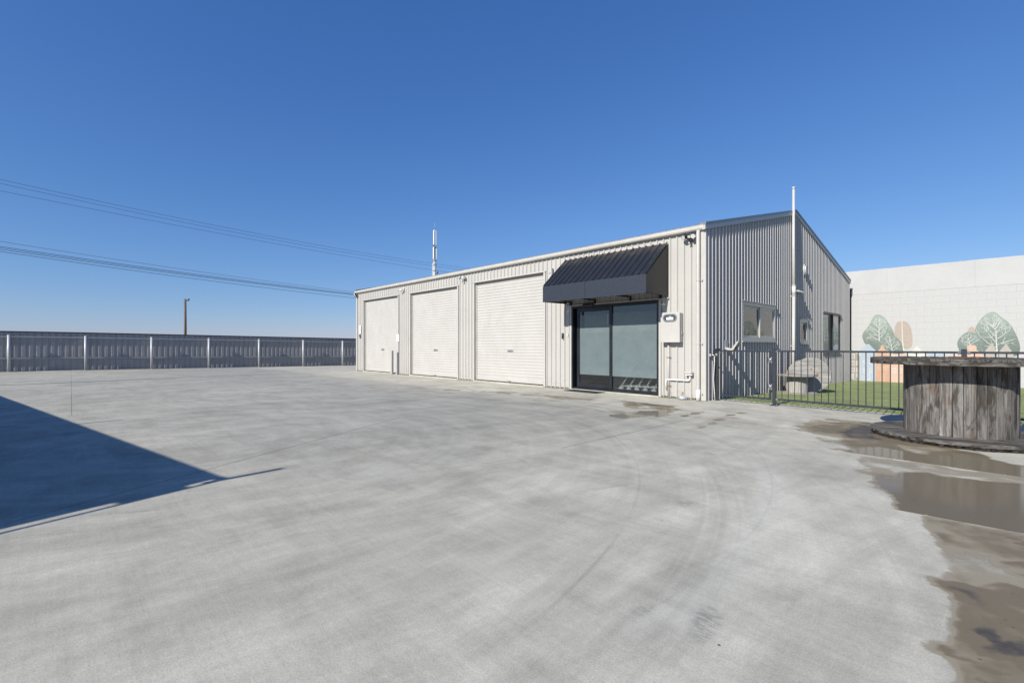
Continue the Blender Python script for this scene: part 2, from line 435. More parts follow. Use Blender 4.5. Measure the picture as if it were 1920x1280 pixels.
        dx = t.math('SUBTRACT', X, x); dy = t.math('SUBTRACT', Y, y)
        u = t.math('DIVIDE', t.math('ADD', t.math('MULTIPLY', dx, ca), t.math('MULTIPLY', dy, sa)), a)
        v = t.math('DIVIDE', t.math('SUBTRACT', t.math('MULTIPLY', dy, ca), t.math('MULTIPLY', dx, sa)), b)
        d = t.math('SQRT', t.math('ADD', t.math('MULTIPLY', u, u), t.math('MULTIPLY', v, v)))
        d = t.math('ADD', d, t.math('MULTIPLY', t.noise(t.coord('Object', (1, 1, 1)), 7, 4, .7), .9))
        m = t.math('MULTIPLY', t.ramp(d, 1.45, .75, 0, st), t.ramp(t.noise(t.coord('Object', (6, 26, 1), (0, 0, R(-ang))), 2.2, 6, .7), .36, .60))
        col = t.mix(m, col, (0.12, 0.12, 0.13))
    # dark specks
    vo = t.node("ShaderNodeTexVoronoi"); vo.inputs['Scale'].default_value = 1.9; t.lk(P, vo.inputs['Vector'])
    col = t.mix(t.ramp(vo.outputs['Distance'], .017, .010, 0, .85), col, (0.03, 0.03, 0.03))
    col = t.mix(1.0, col, f, 'MULTIPLY')
    t.setb(col=col, rough=t.ramp(mid, .3, .7, .72, .88), spec=.3)
    h = t.math('ADD', t.math('MULTIPLY', fine, .5), grit)
    t.bump(h, .30, .003)
    return t.m
M['concrete'] = concrete_mat()
def wet_mat():
    t = NT('wet_concrete')
    a = t.node("ShaderNodeAttribute"); a.attribute_name = 'wet'
    g = t.node("ShaderNodeAttribute"); g.attribute_name = 'pool'
    n = t.noise(t.coord('Object'), 7, 6, .7); gr = t.noise(t.coord('Object'), 90, 4, .7)
    tone = t.math('ADD', a.outputs['Fac'], t.math('MULTIPLY', t.math('SUBTRACT', n, .5), .22))
    c = t.mix(t.ramp(tone, .18, .55), (0.45, 0.395, 0.285), (0.225, 0.186, 0.120))
    c = t.mix(t.ramp(tone, .72, 1.0), c, (0.085, 0.074, 0.064))
    c = t.mix(t.ramp(gr, .58, .72, 0, .35), c, (0.30, 0.26, 0.20))
    c = t.mix(t.ramp(t.noise(t.coord('Object'), 34, 4, .6), .66, .72, 0, .8), c, (0.04, 0.036, 0.03))
    rr = t.mix(g.outputs['Fac'], (0.62, 0.62, 0.62), (0.45, 0.45, 0.45))
    t.setb(col=c, rough=rr, spec=.3, coat=t.math('MULTIPLY', t.ramp(g.outputs['Fac'], .35, .9), .48), coatr=.09)
    t.bump(gr, .12, .002)
    al = t.ramp(tone, .04, .34, 0, .93)
    tr = t.node("ShaderNodeBsdfTransparent"); mx = t.node("ShaderNodeMixShader")
    t.lk(al, mx.inputs[0]); t.lk(tr.outputs[0], mx.inputs[1]); t.lk(t.b.outputs[0], mx.inputs[2])
    t.lk(mx.outputs[0], t.n["Material Output"].inputs[0]); return t.m
M['wet'] = wet_mat()
def turf_mat(name, k=1.0):
    t = NT(name); n = t.noise(t.coord('Object'), 1.2, 4, .6); f = t.noise(t.coord('Object'), 120, 3, .7)
    c = t.mix(t.ramp(f, .3, .7), (0.17*k, 0.21*k, 0.075*k), (0.44*k, 0.50*k, 0.24*k))
    c = t.mix(1.0, c, t.ramp(n, .3, .7, .86, 1.14), 'MULTIPLY')
    t.setb(col=c, rough=.75, spec=.2); t.bump(f, .9, .02); return t.m
M['turf'] = turf_mat('synthetic_turf')
M['blade'] = turf_mat('turf_blades', 1.05)
M['terrain'] = simple('dry_ground', (0.16, 0.15, 0.11), 0.95, var=.3, scale=.5)
def wall_mat(name, col, crack=0.0):
    t = NT(name); P = t.coord('Object')
    n = t.noise(P, 1.0, 6, .65); f = t.noise(P, 30, 5, .7)
    c = t.mix(1.0, col, t.math('MULTIPLY', t.ramp(n, .3, .7, .95, 1.03), t.ramp(f, .3, .7, .97, 1.02)), 'MULTIPLY')
    c = t.mix(t.ramp(t.noise(t.coord('Object', (1, 1, 2.6)), 2.3, 6, .7), .60, .78, 0, .2 + crack), c, (0.46, 0.455, 0.44))
    z = t.node("ShaderNodeSeparateXYZ"); t.lk(t.coord('Generated'), z.inputs[0])
    if crack > 0:
        c = t.mix(t.math('MULTIPLY', t.ramp(z.outputs[2], .97, 1.0), t.ramp(t.noise(P, 5, 4, .7), .5, .62, 0, .7)), c, (0.35, 0.24, 0.14))
        c = t.mix(t.ramp(t.noise(P, 9, 3, .6), .73, .76, 0, .5), c, (0.3, 0.28, 0.25))
    t.setb(col=c, rough=.75, spec=.25); t.bump(f, .35, .004); return t.m
M['block'] = wall_mat('painted_block', (0.535, 0.538, 0.54))
M['mortar'] = wall_mat('painted_mortar', (0.52, 0.52, 0.52))
M['beam'] = wall_mat('painted_render', (0.535, 0.538, 0.54), .25)
def paint(name, c0, c1=None, z0=0, z1=1, streak=0.0):
    t = NT(name); P = t.coord('Object'); n = t.noise(P, 14, 5, .7)
    z = t.node("ShaderNodeSeparateXYZ"); t.lk(P, z.inputs[0])
    c = t.mix(t.ramp(t.math('ADD', z.outputs[2], t.math('MULTIPLY', n, .5)), z0, z1), c0, c1 or c0)
    c = t.mix(1.0, c, t.ramp(n, .3, .7, .90, 1.08), 'MULTIPLY')
    if streak:
        w = t.node("ShaderNodeTexWave", wave_type='BANDS', bands_direction='Z'); t.lk(t.coord('Object', (1, 1, 1), (0, R(24), 0)), w.inputs[0])
        w.inputs['Scale'].default_value = 14; w.inputs['Distortion'].default_value = 2.5; w.inputs['Detail'].default_value = 3
        c = t.mix(t.ramp(w.outputs[1], .6, .9, 0, streak), c, (0.66, 0.58, 0.52))
    t.setb(col=c, rough=.75, spec=.2)
    # the joints of the blocks read through the paint
    br = t.node("ShaderNodeTexBrick"); br.inputs['Scale'].default_value = 1.0
    br.inputs['Mortar Size'].default_value = .006; br.inputs['Brick Width'].default_value = .503; br.inputs['Row Height'].default_value = .2565
    mp = t.coord('Object', (1, 1, 1), (R(90), 0, 0), (0, 0.0, 0)); t.lk(mp, br.inputs[0])
    t.bump(br.outputs['Fac'], -.4, .004); return t.m
M['teal'] = paint('mural_teal', (0.17, 0.205, 0.192), (0.34, 0.405, 0.365), 1.3, 2.9)
M['teal2'] = paint('mural_teal_dark', (0.15, 0.192, 0.18), (0.24, 0.295, 0.27), .8, 2.2)
M['taupe'] = paint('mural_taupe', (0.33, 0.27, 0.23), (0.37, 0.31, 0.27), 0, 2, .8)
M['stone'] = paint('mural_stone_grey', (0.36, 0.335, 0.305))
M['mblue'] = paint('mural_pale_blue', (0.42, 0.49, 0.57))
M['orange'] = paint('mural_orange', (0.55, 0.345, 0.245), (0.58, 0.40, 0.295), 0, 1.5)
M['peach'] = paint('mural_peach', (0.62, 0.46, 0.37))
M['pgrey'] = paint('mural_warm_grey', (0.44, 0.415, 0.38))
M['mwhite'] = paint('mural_white', (0.64, 0.63, 0.60))
M['mline'] = paint('mural_white_line', (0.70, 0.71, 0.68))
M['fence'] = simple('grey_fence_sheet', (0.38, 0.38, 0.385), 0.42, var=.06, dirt=.05)
M['fencerail'] = simple('pale_fence_rail', (0.36, 0.38, 0.40), 0.4, var=.08)
M['fencecap'] = simple('dark_fence_cap', (0.05, 0.06, 0.08), 0.4)

# ------------------------------------------------------------------ ground
def drop(x, y):
    return -0.016 * max(0.0, 10.9 - .73 * x + .6835 * y - 24.2)

def clip(poly, a, b, c):           # keep a*x + b*y <= c
    out = []
    for i in range(len(poly)):
        p, q = poly[i], poly[(i+1) % len(poly)]
        dp, dq = a*p[0]+b*p[1]-c, a*q[0]+b*q[1]-c
        if dp <= 0: out.append(p)
        if (dp < 0 < dq) or (dq < 0 < dp):
            t = dp / (dp - dq); out.append((p[0]+t*(q[0]-p[0]), p[1]+t*(q[1]-p[1])))
    return out
def split(polys, P, Q, gap=.010):
    nx, ny = Q[1]-P[1], P[0]-Q[0]; l = math.hypot(nx, ny); nx /= l; ny /= l; c = nx*P[0]+ny*P[1]
    out = []
    for p in polys:
        for q in (clip(p, nx, ny, c-gap/2), clip(p, -nx, -ny, -c-gap/2)):
            if len(q) > 2: out.append(q)
    return out

terr = MB(); terr.add([(-900,-900,-.62),(900,-900,-.62),(900,900,-.62),(-900,900,-.62)], [(0,1,2,3)])
terr.build('terrain', M['terrain'], kind='structure')

FX = -28.77
top = [(FX-.2,-2.42),(12,-2.42),(12,.05),(1.386,.6836-.0),(.03,.76),(.03,0.02),(-18.14,.02),(FX-.2,.02)]
apron_r = [(.03,-2.42),(12,-2.42),(12,.0),(.03,.76)]
apron_l = [(FX-.2,-2.42),(.03,-2.42),(.03,.10),(FX-.2,.10)]
backl = [(FX-.2,.10),(-18.16,.10),(-18.16,30),(FX-.2,30)]
midb = [(FX-.2,-6.42),(-2.6,-6.42),(12,-5.6),(12,-2.427),(FX-.2,-2.427)]
south = [(FX-.2,-45),(12,-45),(12,-5.607),(-2.6,-6.427),(FX-.2,-6.427)]
polys = [apron_r]
polys += split(split(split([apron_l], (-18.5,0), (-18.5,1)), (-4.6,0), (-4.6,1)), (-9.2,0), (-9.2,1))
polys += [backl]
mb_ = split([midb], (-4.85,0), (-4.85,1)); mb_ = split(mb_, (1.04,0), (1.04,1)); mb_ = split(mb_, (-12,0), (-12,1)); mb_ = split(mb_, (-20,0), (-20,1))
out = []
for p in mb_:
    if min(q[0] for q in p) > .9: out += split([p], (.555,-3.75), (4.75,-3.98))
    else: out.append(p)
polys += out
so_ = split([south], (-.022,-11.074), (-2.571,-6.435))
out = []
for p in so_:
    if min(q[0] for q in p) < -20:
        for q in split([p], (-6.98,-20), (-6.98,0), .002):
            out += split([q], (-20,-10.69), (0,-10.695), .006) if min(v[0] for v in q) < -20 else [q]
    else: out += split([p], (8,-20), (8,0))
polys += out
fin = []
for p in polys:                    # fold line where the yard begins to fall, no joint
    n = (-.73, .6835)
    for q in (clip(p, n[0], n[1], 13.3), clip(p, -n[0], -n[1], -13.3)):
        if len(q) > 2: fin.append(q)
yard = thing('concrete_yard', kind='structure')
for p in fin:
    m = MB(); k = len(p)
    b = [(x, y, drop(x, y)) for x, y in p]; lo = [(x, y, z-.14) for x, y, z in b]
    m.add(b + lo, [tuple(range(k))] + [(i, k+i, k+(i+1) % k, (i+1) % k) for i in range(k)])
    m.build('concrete_slab', M['concrete'], yard)
m = MB(); m.box(FX-.5, 12.3, -45.2, 0.4, -.5, -.15); m.build('sub_base', M['soil'], yard)
jf = clip([(FX-.2,-44.9),(11.9,-44.9),(11.9,.0),(FX-.2,.0)], -.73, .6835, 13.2)
m = MB(); m.prism(jf, lambda a, b, d: (a, b, d), -.14, -.0012); m.build('joint_filler', M['joint'], yard)

# synthetic lawn falling towards the mural wall
def turf_z(x, y): return -.022 - .0155 * max(0, y - .6) + .006 * mnoise.noise(Vector((x*1.3, y*1.3, 0)))
m = MB(); nx_, ny_ = 60, 60
vs = []
for j in range(ny_+1):
    for i in range(nx_+1):
        x = .03 + 12.0*i/nx_; y0 = .752 - .066*max(0, x-.03) + .0
        y = y0 + (14.29-y0) * (j/ny_)
        vs.append((x, y, turf_z(x, y)))
m.add(vs, [(j*(nx_+1)+i, j*(nx_+1)+i+1, (j+1)*(nx_+1)+i+1, (j+1)*(nx_+1)+i) for j in range(ny_) for i in range(nx_)], True)
m.build('lawn', M['turf'], kind='structure')
m = MB()
for k in range(42000):
    x = random.uniform(.05, 7.5); u = random.random()
    y = .755 - .066*(x-.03) + (.03*random.random() if k < 5000 else 13.0 * u**2.0)
    z = turf_z(x, y) - .004; a = random.uniform(0, 6.283); w = random.uniform(.004, .008); hh = random.uniform(.014, .028)
    dx, dy = math.cos(a)*w, math.sin(a)*w; lx, ly = random.uniform(-.012, .012), random.uniform(-.012, .012)
    m.v += [(x-dx, y-dy, z), (x+dx, y+dy, z), (x+lx, y+ly, z+hh)]; n0 = len(m.v)-3
    m.f.append((n0, n0+1, n0+2)); m.sm.append(False)
me = bpy.data.meshes.new('turf_blades'); me.from_pydata(m.v, [], m.f); me.materials.append(M['blade'])
o = bpy.data.objects.new('turf_blades', me); S.collection.objects.link(o); tag(o, 'short green synthetic grass blades of the play lawn', 'grass', kind='stuff')

# water lying on the concrete
def sdf(P, poly):                  # signed distance, negative inside
    px, py = P[:, 0], P[:, 1]; d = np.full(len(P), 1e9); ins = np.zeros(len(P), bool)
    for i in range(len(poly)):
        ax, ay = poly[i]; bx, by = poly[(i+1) % len(poly)]
        ex, ey = bx-ax, by-ay; wx, wy = px-ax, py-ay
        tt = np.clip((wx*ex+wy*ey)/(ex*ex+ey*ey+1e-12), 0, 1)
        d = np.minimum(d, np.hypot(wx-ex*tt, wy-ey*tt))
        c = ((ay > py) != (by > py)) & (px < (bx-ax)*(py-ay)/(by-ay+1e-12)+ax); ins ^= c
    return np.where(ins, -d, d)
def fbm(P, sc, seed=0, octv=4):
    out = np.zeros(len(P))
    for i, (x, y) in enumerate(P):
        out[i] = mnoise.fractal(Vector((x*sc+seed, y*sc-seed, seed)), 1.0, 2.0, octv)
    return out
def wet_patch(name, bounds, step, layers, seed, ymin=None, ymax=None):
    """layers: (polygon, edge, raggedness, tone, pool, noise share); tone is how wet, pool how much water stands"""
    x0, x1, y0, y1 = bounds
    X = np.arange(x0, x1, step); Y = np.arange(y0, y1, step)
    gx, gy = np.meshgrid(X, Y); P = np.c_[gx.ravel(), gy.ravel()]
    ok = np.ones(len(P), bool)
    if ymax: ok &= P[:, 1] < ymax(P[:, 0])
    if ymin: ok &= P[:, 1] > ymin(P[:, 0])
    ds = [sdf(P, L[0]) for L in layers]
    near = ok & (np.min(np.array(ds), axis=0) < .6)
    n1 = np.zeros(len(P)); n2 = n1.copy(); n3 = n1.copy()
    n1[near] = fbm(P[near], 3.2, seed, 6); n2[near] = fbm(P[near], 1.4, seed+9, 5); n3[near] = fbm(P[near], 15, seed+4, 3)
    tone = np.zeros(len(P)); pool = np.zeros(len(P))
    for d, (poly, edge, rag, tn, pl, ns) in zip(ds, layers):
        dd = d + n1*rag + n3*min(.02, rag)
        w = sm(-dd, 0, edge); w = w*w*(3-2*w)
        if tn < 0: tone *= 1 + tn*w; pool *= 1-w
        else:
            v = w*np.clip(tn + ns*(n2*.9 + n1*.5), .0, 1)
            tone = np.maximum(tone, v); pool = np.maximum(pool, pl*w)
    tone = np.where(near, tone, 0); keep = tone > .03
    W_ = len(X); kk = keep.reshape(len(Y), W_); oo = ok.reshape(len(Y), W_)
    fm = (kk[:-1, :-1] | kk[1:, :-1] | kk[:-1, 1:] | kk[1:, 1:]) & oo[:-1, :-1] & oo[1:, :-1] & oo[:-1, 1:] & oo[1:, 1:]
    jj, ii = np.nonzero(fm)
    quads = np.c_[jj*W_+ii, jj*W_+ii+1, (jj+1)*W_+ii+1, (jj+1)*W_+ii]
    idx = -np.ones(len(P), int); used = np.unique(quads); idx[used] = np.arange(len(used))
    PU = P[used].copy()
    for fn_ in (ymin, ymax):
        if fn_:
            ly = fn_(PU[:, 0]); c_ = np.abs(PU[:, 1]-ly) < step*1.01; PU[c_, 1] = ly[c_]
    v = np.c_[PU, np.full(len(used), .004)]
    me = bpy.data.meshes.new(name); me.from_pydata(v.tolist(), [], idx[quads].tolist())
    a = me.attributes.new('wet', 'FLOAT', 'POINT'); a.data.foreach_set('value', np.clip(tone[used], 0, 1).astype(np.float32))
    a = me.attributes.new('pool', 'FLOAT', 'POINT'); a.data.foreach_set('value', np.clip(pool[used], 0, 1).astype(np.float32))
    me.materials.append(M['wet'])
    o = bpy.data.objects.new(name, me); S.collection.objects.link(o); o['kind'] = 'structure'
    return o
sm = lambda x, a, b: np.clip((x-a)/(b-a), 0, 1)
JE = lambda x: -3.75 - .0548*(x-.555)           # the two sawn joints that bound the water
JC = lambda x: -6.42 + .0562*(x+2.6)
wet_patch('puddle', (1.9, 9, -4.2, -.4), .02, [
    ([(2.356,-2.123),(2.431,-1.318),(2.737,-1.1),(2.992,-1.04),(3.239,-.88),(3.579,-1.2),(3.975,-1.6),(4.6,-2.6),(4.8,-3.06),(4.97,-3.31),(9,-3.4),(9,-4.4),(3.48,-4.0),(3.30,-3.95),(3.176,-3.379),(2.846,-2.893),(2.608,-2.666)], .34, .34, .50, .1, .45),
    ([(3.031,-2.695),(2.966,-2.114),(3.074,-1.453),(3.224,-.896),(3.6,-1.6),(3.8,-2.3),(3.713,-2.60),(3.685,-2.835),(3.42,-3.054),(3.189,-2.964)], .22, .22, .98, .45, .25),
    ([(3.42,-4.1),(3.48,-3.674),(3.60,-3.30),(3.74,-3.165),(3.947,-3.265),(4.145,-3.37),(4.244,-3.161),(4.456,-2.829),(4.66,-2.85),(4.797,-3.149),(4.966,-3.392),(9,-3.5),(9,-4.5)], .12, .10, .62, 1.0, .06),
    ([(3.738,-2.906),(3.888,-2.807),(4.105,-2.986),(4.324,-3.423),(4.217,-3.509),(4.031,-3.44),(3.867,-3.24)], .18, .12, -.85, 0, 0)], 11, ymin=lambda x: JE(x)+.004)
wet_patch('puddle', (3.2, 9, -6.3, -3.9), .02, [
    ([(3.44,-3.9),(3.60,-4.424),(3.78,-4.771),(3.84,-5.017),(4.00,-5.432),(4.118,-5.641),(4.20,-6.2),(9,-6.1),(9,-3.8)], .16, .20, .20, 0, .30),
    ([(3.866,-5.017),(3.944,-4.848),(4.062,-4.794),(4.078,-4.61),(4.185,-4.458),(4.275,-4.325),(4.453,-4.426),(4.683,-4.383),(4.959,-4.216),(9,-4.3),(9,-6.3),(4.28,-6.2),(4.193,-5.834),(4.138,-5.641),(4.02,-5.432)], .11, .06, .64, 1.0, .08)],
    3, ymin=lambda x: JC(x)+.004, ymax=lambda x: JE(x)-.004)
wet_patch('puddle', (4.2, 9, -9.6, -5.8), .016, [
    ([(4.38,-6.0),(4.436,-6.255),(4.481,-6.488),(4.538,-6.738),(4.583,-6.962),(4.593,-7.145),(4.625,-7.329),(4.651,-7.497),(4.666,-7.656),(4.672,-7.808),(4.682,-7.968),(4.688,-8.115),(4.70,-8.4),(4.72,-9.5),(9,-9.5),(9,-5.7)], .08, .05, .36, 0, .45),
    ([(4.68,-5.9),(4.755,-6.447),(4.70,-6.929),(4.655,-7.169),(4.68,-7.527),(4.705,-7.817),(4.71,-8.3),(4.75,-9.5),(9,-9.5),(9,-6.8),(6,-6.3)], .30, .40, .80, .2, .85)],
    21, ymax=lambda x: JC(x)-.004)
wet_patch('puddle', (-1.8, 1.9, -4.0, -.9), .022, [
    ([(-.30,-3.70),(-.751,-2.65),(-1.339,-1.391),(-1.17,-1.21),(.024,-1.354),(.426,-1.69),(.621,-2.794),(.50,-3.287),(.40,-3.69),(.279,-3.74)], .25, .34, .26, .1, .6),
    ([(-1.36,-1.413),(-.793,-1.371),(-.034,-1.416),(.218,-1.615),(-.096,-1.798),(-.638,-1.73)], .10, .12, .9, .3, .2),
    ([(-.078,-2.917),(-.125,-2.562),(.107,-2.314),(.268,-2.547),(.363,-2.949),(.324,-3.111)], .05, .10, .66, 1, 0),
    ([(-.204,-3.554),(-.132,-3.104),(.125,-3.322),(.286,-3.653),(.02,-3.668)], .05, .10, .66, 1, 0),
    ([(.034,-2.108),(.106,-1.735),(.375,-2.028),(.546,-2.753),(.50,-3.08)], .05, .10, .60, 1, 0),
    ([(.72,-2.688),(.665,-2.38),(.775,-1.739),(.863,-2.041),(.901,-2.494),(.845,-2.832)], .06, .12, .5, .1, .3),
    ([(1.486,-3.70),(1.414,-3.03),(1.225,-1.781),(1.342,-1.268),(1.412,-1.582),(1.476,-2.66),(1.744,-3.70)], .10, .16, .42, 0, .4)], 31, ymin=lambda x: JE(x)+.004)
wet_patch('puddle', (-8.2, -1.0, -3.6, -1.1), .035, [
    ([(-7.6,-2.9),(-4.2,-1.55),(-2.3,-1.45),(-1.4,-2.0),(-2.6,-2.3),(-4.6,-2.35),(-7.6,-3.3)], .20, .45, .16, 0, .6)], 51)

# ------------------------------------------------------------------ warehouse
BL, BD, AP = 18.14, 13.7, 6.42      # length, depth, apex position
EZ, AZ = 4.02, 5.56
def roofz(y): return EZ + (AZ-EZ) * (y/AP if y <= AP else (BD-y)/(BD-AP))
wh = thing('warehouse', 'long cream corrugated metal warehouse with three roller doors and a grey gable end', 'warehouse')

def profile(a0, a1, per, h=.028, wt=.020, wb=.046, micro=.004, phase=0.0):
    pts = []
    k = math.floor((a0-phase)/per)-1
    while phase + k*per < a1 + per:
        c = phase + k*per
        pts += [(c-wb/2, 0), (c-wt/2, h), (c+wt/2, h), (c+wb/2, 0)]
        if micro:
            for q in (.36, .66):
                pts += [(c+per*q-.009, 0), (c+per*q, micro), (c+per*q+.009, 0)]
        k += 1
    pts.sort()
    res = []
    def at(x):
        for (p, hp), (q, hq) in zip(pts, pts[1:]):
            if p <= x <= q: return hp + (hq-hp)*((x-p)/(q-p) if q > p else 0)
        return 0
    res.append((a0, at(a0)))
    res += [p for p in pts if a0 < p[0] < a1]
    res.append((a1, at(a1)))
    return res
def sheet(a0, a1, z0, z1, axis, per, mat, parent, base=0.0, sgn=-1, phase=0.0, name='wall_sheet', **kw):
    """vertical profiled sheet. axis 'x': runs along x, ribs towards sgn*y; axis 'y': along y, ribs towards +x"""
    pr = profile(a0, a1, per, phase=phase, **kw)
    m = MB(); vs = []
    zf0 = z0 if callable(z0) else (lambda a: z0); zf1 = z1 if callable(z1) else (lambda a: z1)
    for a, h in pr:
        for z in (zf0(a), zf1(a)):
            vs.append((a, base + sgn*h, z) if axis == 'x' else (base + sgn*h, a, z))
    n = len(pr)
    fs = [(2*i, 2*i+2, 2*i+3, 2*i+1) for i in range(n-1)]
    m.add(vs, fs)
    return m.build(name, mat, parent)

FP, GP = .1775, .193
doors = [(-17.342, -13.979, 3.54), (-12.918, -9.54, 3.54), (-8.504, -5.077, 3.56)]
ent = (-3.961, -1.16, 2.42)
openings = [(a, b, t) for a, b, t in doors] + [ent]
edges = [-BL]
for a, b, t in openings: edges += [a, b]
edges.append(0.0)
segs = []
for i in range(len(edges)-1):
    a, b = edges[i], edges[i+1]
    hole = i % 2 == 1
    z0 = openings[i//2][2] if hole else .015
    step = FP*4; n = max(1, round((b-a)/step))
    # sheet joints sit on rib positions
    cuts = [a] + [k*step + FP*.28 for k in range(-60, 2) if a+.15 < k*step + FP*.28 < b-.15] + [b]
    for p, q in zip(cuts, cuts[1:]): segs.append((p, q, z0))
for p, q, z0 in segs:
    sheet(p, q, z0, 4.0, 'x', FP, M['clad'], wh, 0.0, -1, .026, h=.033, wb=.05)
m = MB()
for k in range(-102, 0):
    x = .026 + k*FP
    for z in (.14, 1.32, 2.62, 3.62):
        if -BL+.1 < x < -.12 and not any(a-.12 < x < b+.12 and z < t+.08 for a, b, t in openings):
            m.box(x-.0055+.07, x+.0055+.07, -.007, -.0, z-.0055, z+.0055)
m.build('screw', M['galv'], wh, kind='stuff')
# gable end with window openings
wins = [(2.04, 4.56, 1.405, 2.444), (6.889, 7.73, 1.36, 2.16), (9.598, 12.133, 1.02, 2.545)]
ge = [0.0]
for w in wins: ge += [w[0], w[1]]
ge.append(BD)
for i in range(len(ge)-1):
    a, b = ge[i], ge[i+1]; hole = i % 2 == 1
    cuts = [a] + [k*GP*4 + .09 for k in range(0, 20) if a+.15 < k*GP*4+.09 < b-.15] + [b]
    for p, q in zip(cuts, cuts[1:]):
        def seg(z0, z1): sheet(p, q, z0, z1, 'y', GP, M['gclad'], wh, 0.0, 1, .115, h=.046, wb=.060, wt=.040, micro=0)
        if hole:
            w = wins[i//2]
            seg(lambda y: -.05 - .0165*y, w[2]); seg(w[3], lambda y: roofz(y)-.02)
        else: seg(lambda y: -.05 - .0165*y, lambda y: roofz(y)-.02)
# far and left walls, plain profiled
sheet(-BL, 0, -.3, 4.0, 'x', FP, M['clad'], wh, BD, 1, .026, micro=0)
sheet(0, BD, -.3, lambda y: roofz(y)-.02, 'y', GP, M['gclad'], wh, -BL, -1, .1, micro=0)
# roof: two slopes of ribbed sheet
for y0, y1 in ((-.06, AP), (AP, BD+.08)):
    m = MB(); pr = profile(-BL-.05, .055, .19, h=.03, micro=0)
    vs = []
    for a, h in pr:
        for y in (y0, y1): vs.append((a, y, roofz(y)+.06+h))
    m.add(vs, [(2*i, 2*i+1, 2*i+3, 2*i+2) for i in range(len(pr)-1)])
    m.build('roof_sheet', M['roof'], wh)
m = MB()
for s0, s1 in ((AP-.2, AP), (AP, AP+.2)):
    m.add([(-BL-.06, s0, roofz(s0)+.105), (.06, s0, roofz(s0)+.105), (.06, s1, roofz(s1)+.105), (-BL-.06, s1, roofz(s1)+.105)], [(0,1,2,3)])
m.build('ridge_cap', M['roof'], wh)
# barge flashing on both gable ends: an upper and a lower fold
for xg, sg in ((0.0, 1), (-BL, -1)):
    for y0, y1, ex in ((0.0, AP, -.12), (AP, BD, .10)):
        ya, yb = (y0+ex, y1) if ex < 0 else (y0, y1+ex)
        rz = lambda y: EZ + (AZ-EZ) * (y/AP if y <= AP and ex < 0 else (BD-y)/(BD-AP))
        for nm, za, zb, xo, mt in (('barge_cap', .055, .115, .075, 'barge'), ('barge_flashing', -.05, .052, .060, 'barge2')):
            m = MB(); A = []
            for y in (ya, yb):
                z = rz(y); A += [(xg, y, z+za), (xg+sg*xo, y, z+za), (xg+sg*xo, y, z+zb), (xg-sg*.12, y, z+zb+.004)]
            m.add(A, [(0,4,5,1), (1,5,6,2), (2,6,7,3), (0,1,2,3), (4,7,6,5)])
            m.build(nm, M[mt], wh)
# fascia and gutter along the front, quad profile
gp = [(-.005, 3.945), (-.085, 3.94), (-.115, 3.965), (-.125, 4.0), (-.12, 4.045), (-.13, 4.062), (-.118, 4.07), (-.10, 4.06), (-.10, 3.975), (-.02, 3.965), (-.02, 4.06), (-.005, 4.06)]
m = MB(); m.prism(gp, lambda a, b, d: (d, a, b), -BL-.02, .005)
g = m.build('gutter', M['gutter'], wh)
for k in range(15):
    x = -1.2*k - .6
    if x > -BL: MB().box(x-.012, x+.012, -.118, -.01, 4.072, 4.078).build('gutter_strap', M['trim'], wh)
m = MB(); m.prism([(y + 2*(BD/2-y), z) for y, z in gp], lambda a, b, d: (d, a, b), -BL-.02, .005)
m.build('gutter', M['gutter'], wh)
# corner flashings
for x0, x1, y0, y1 in ((-.085, .036, -.036, -.031), (.031, .036, -.031, .05), (-BL-.036, -BL+.09, -.036, -.031), (-BL-.036, -BL-.031, -.031, .05)):
    MB().box(x0, x1, y0, y1, .008, 3.945).build('corner_flashing', M['trim'], wh)
MB().box(.034, .039, BD-.09, BD+.03, -.25, 4.0).build('corner_flashing', M['trim'], wh)
# cream fascia strip behind the gutter
MB().box(-BL, 0, -.0, .03, 3.96, 4.06).build('fascia', M['trim'], wh)

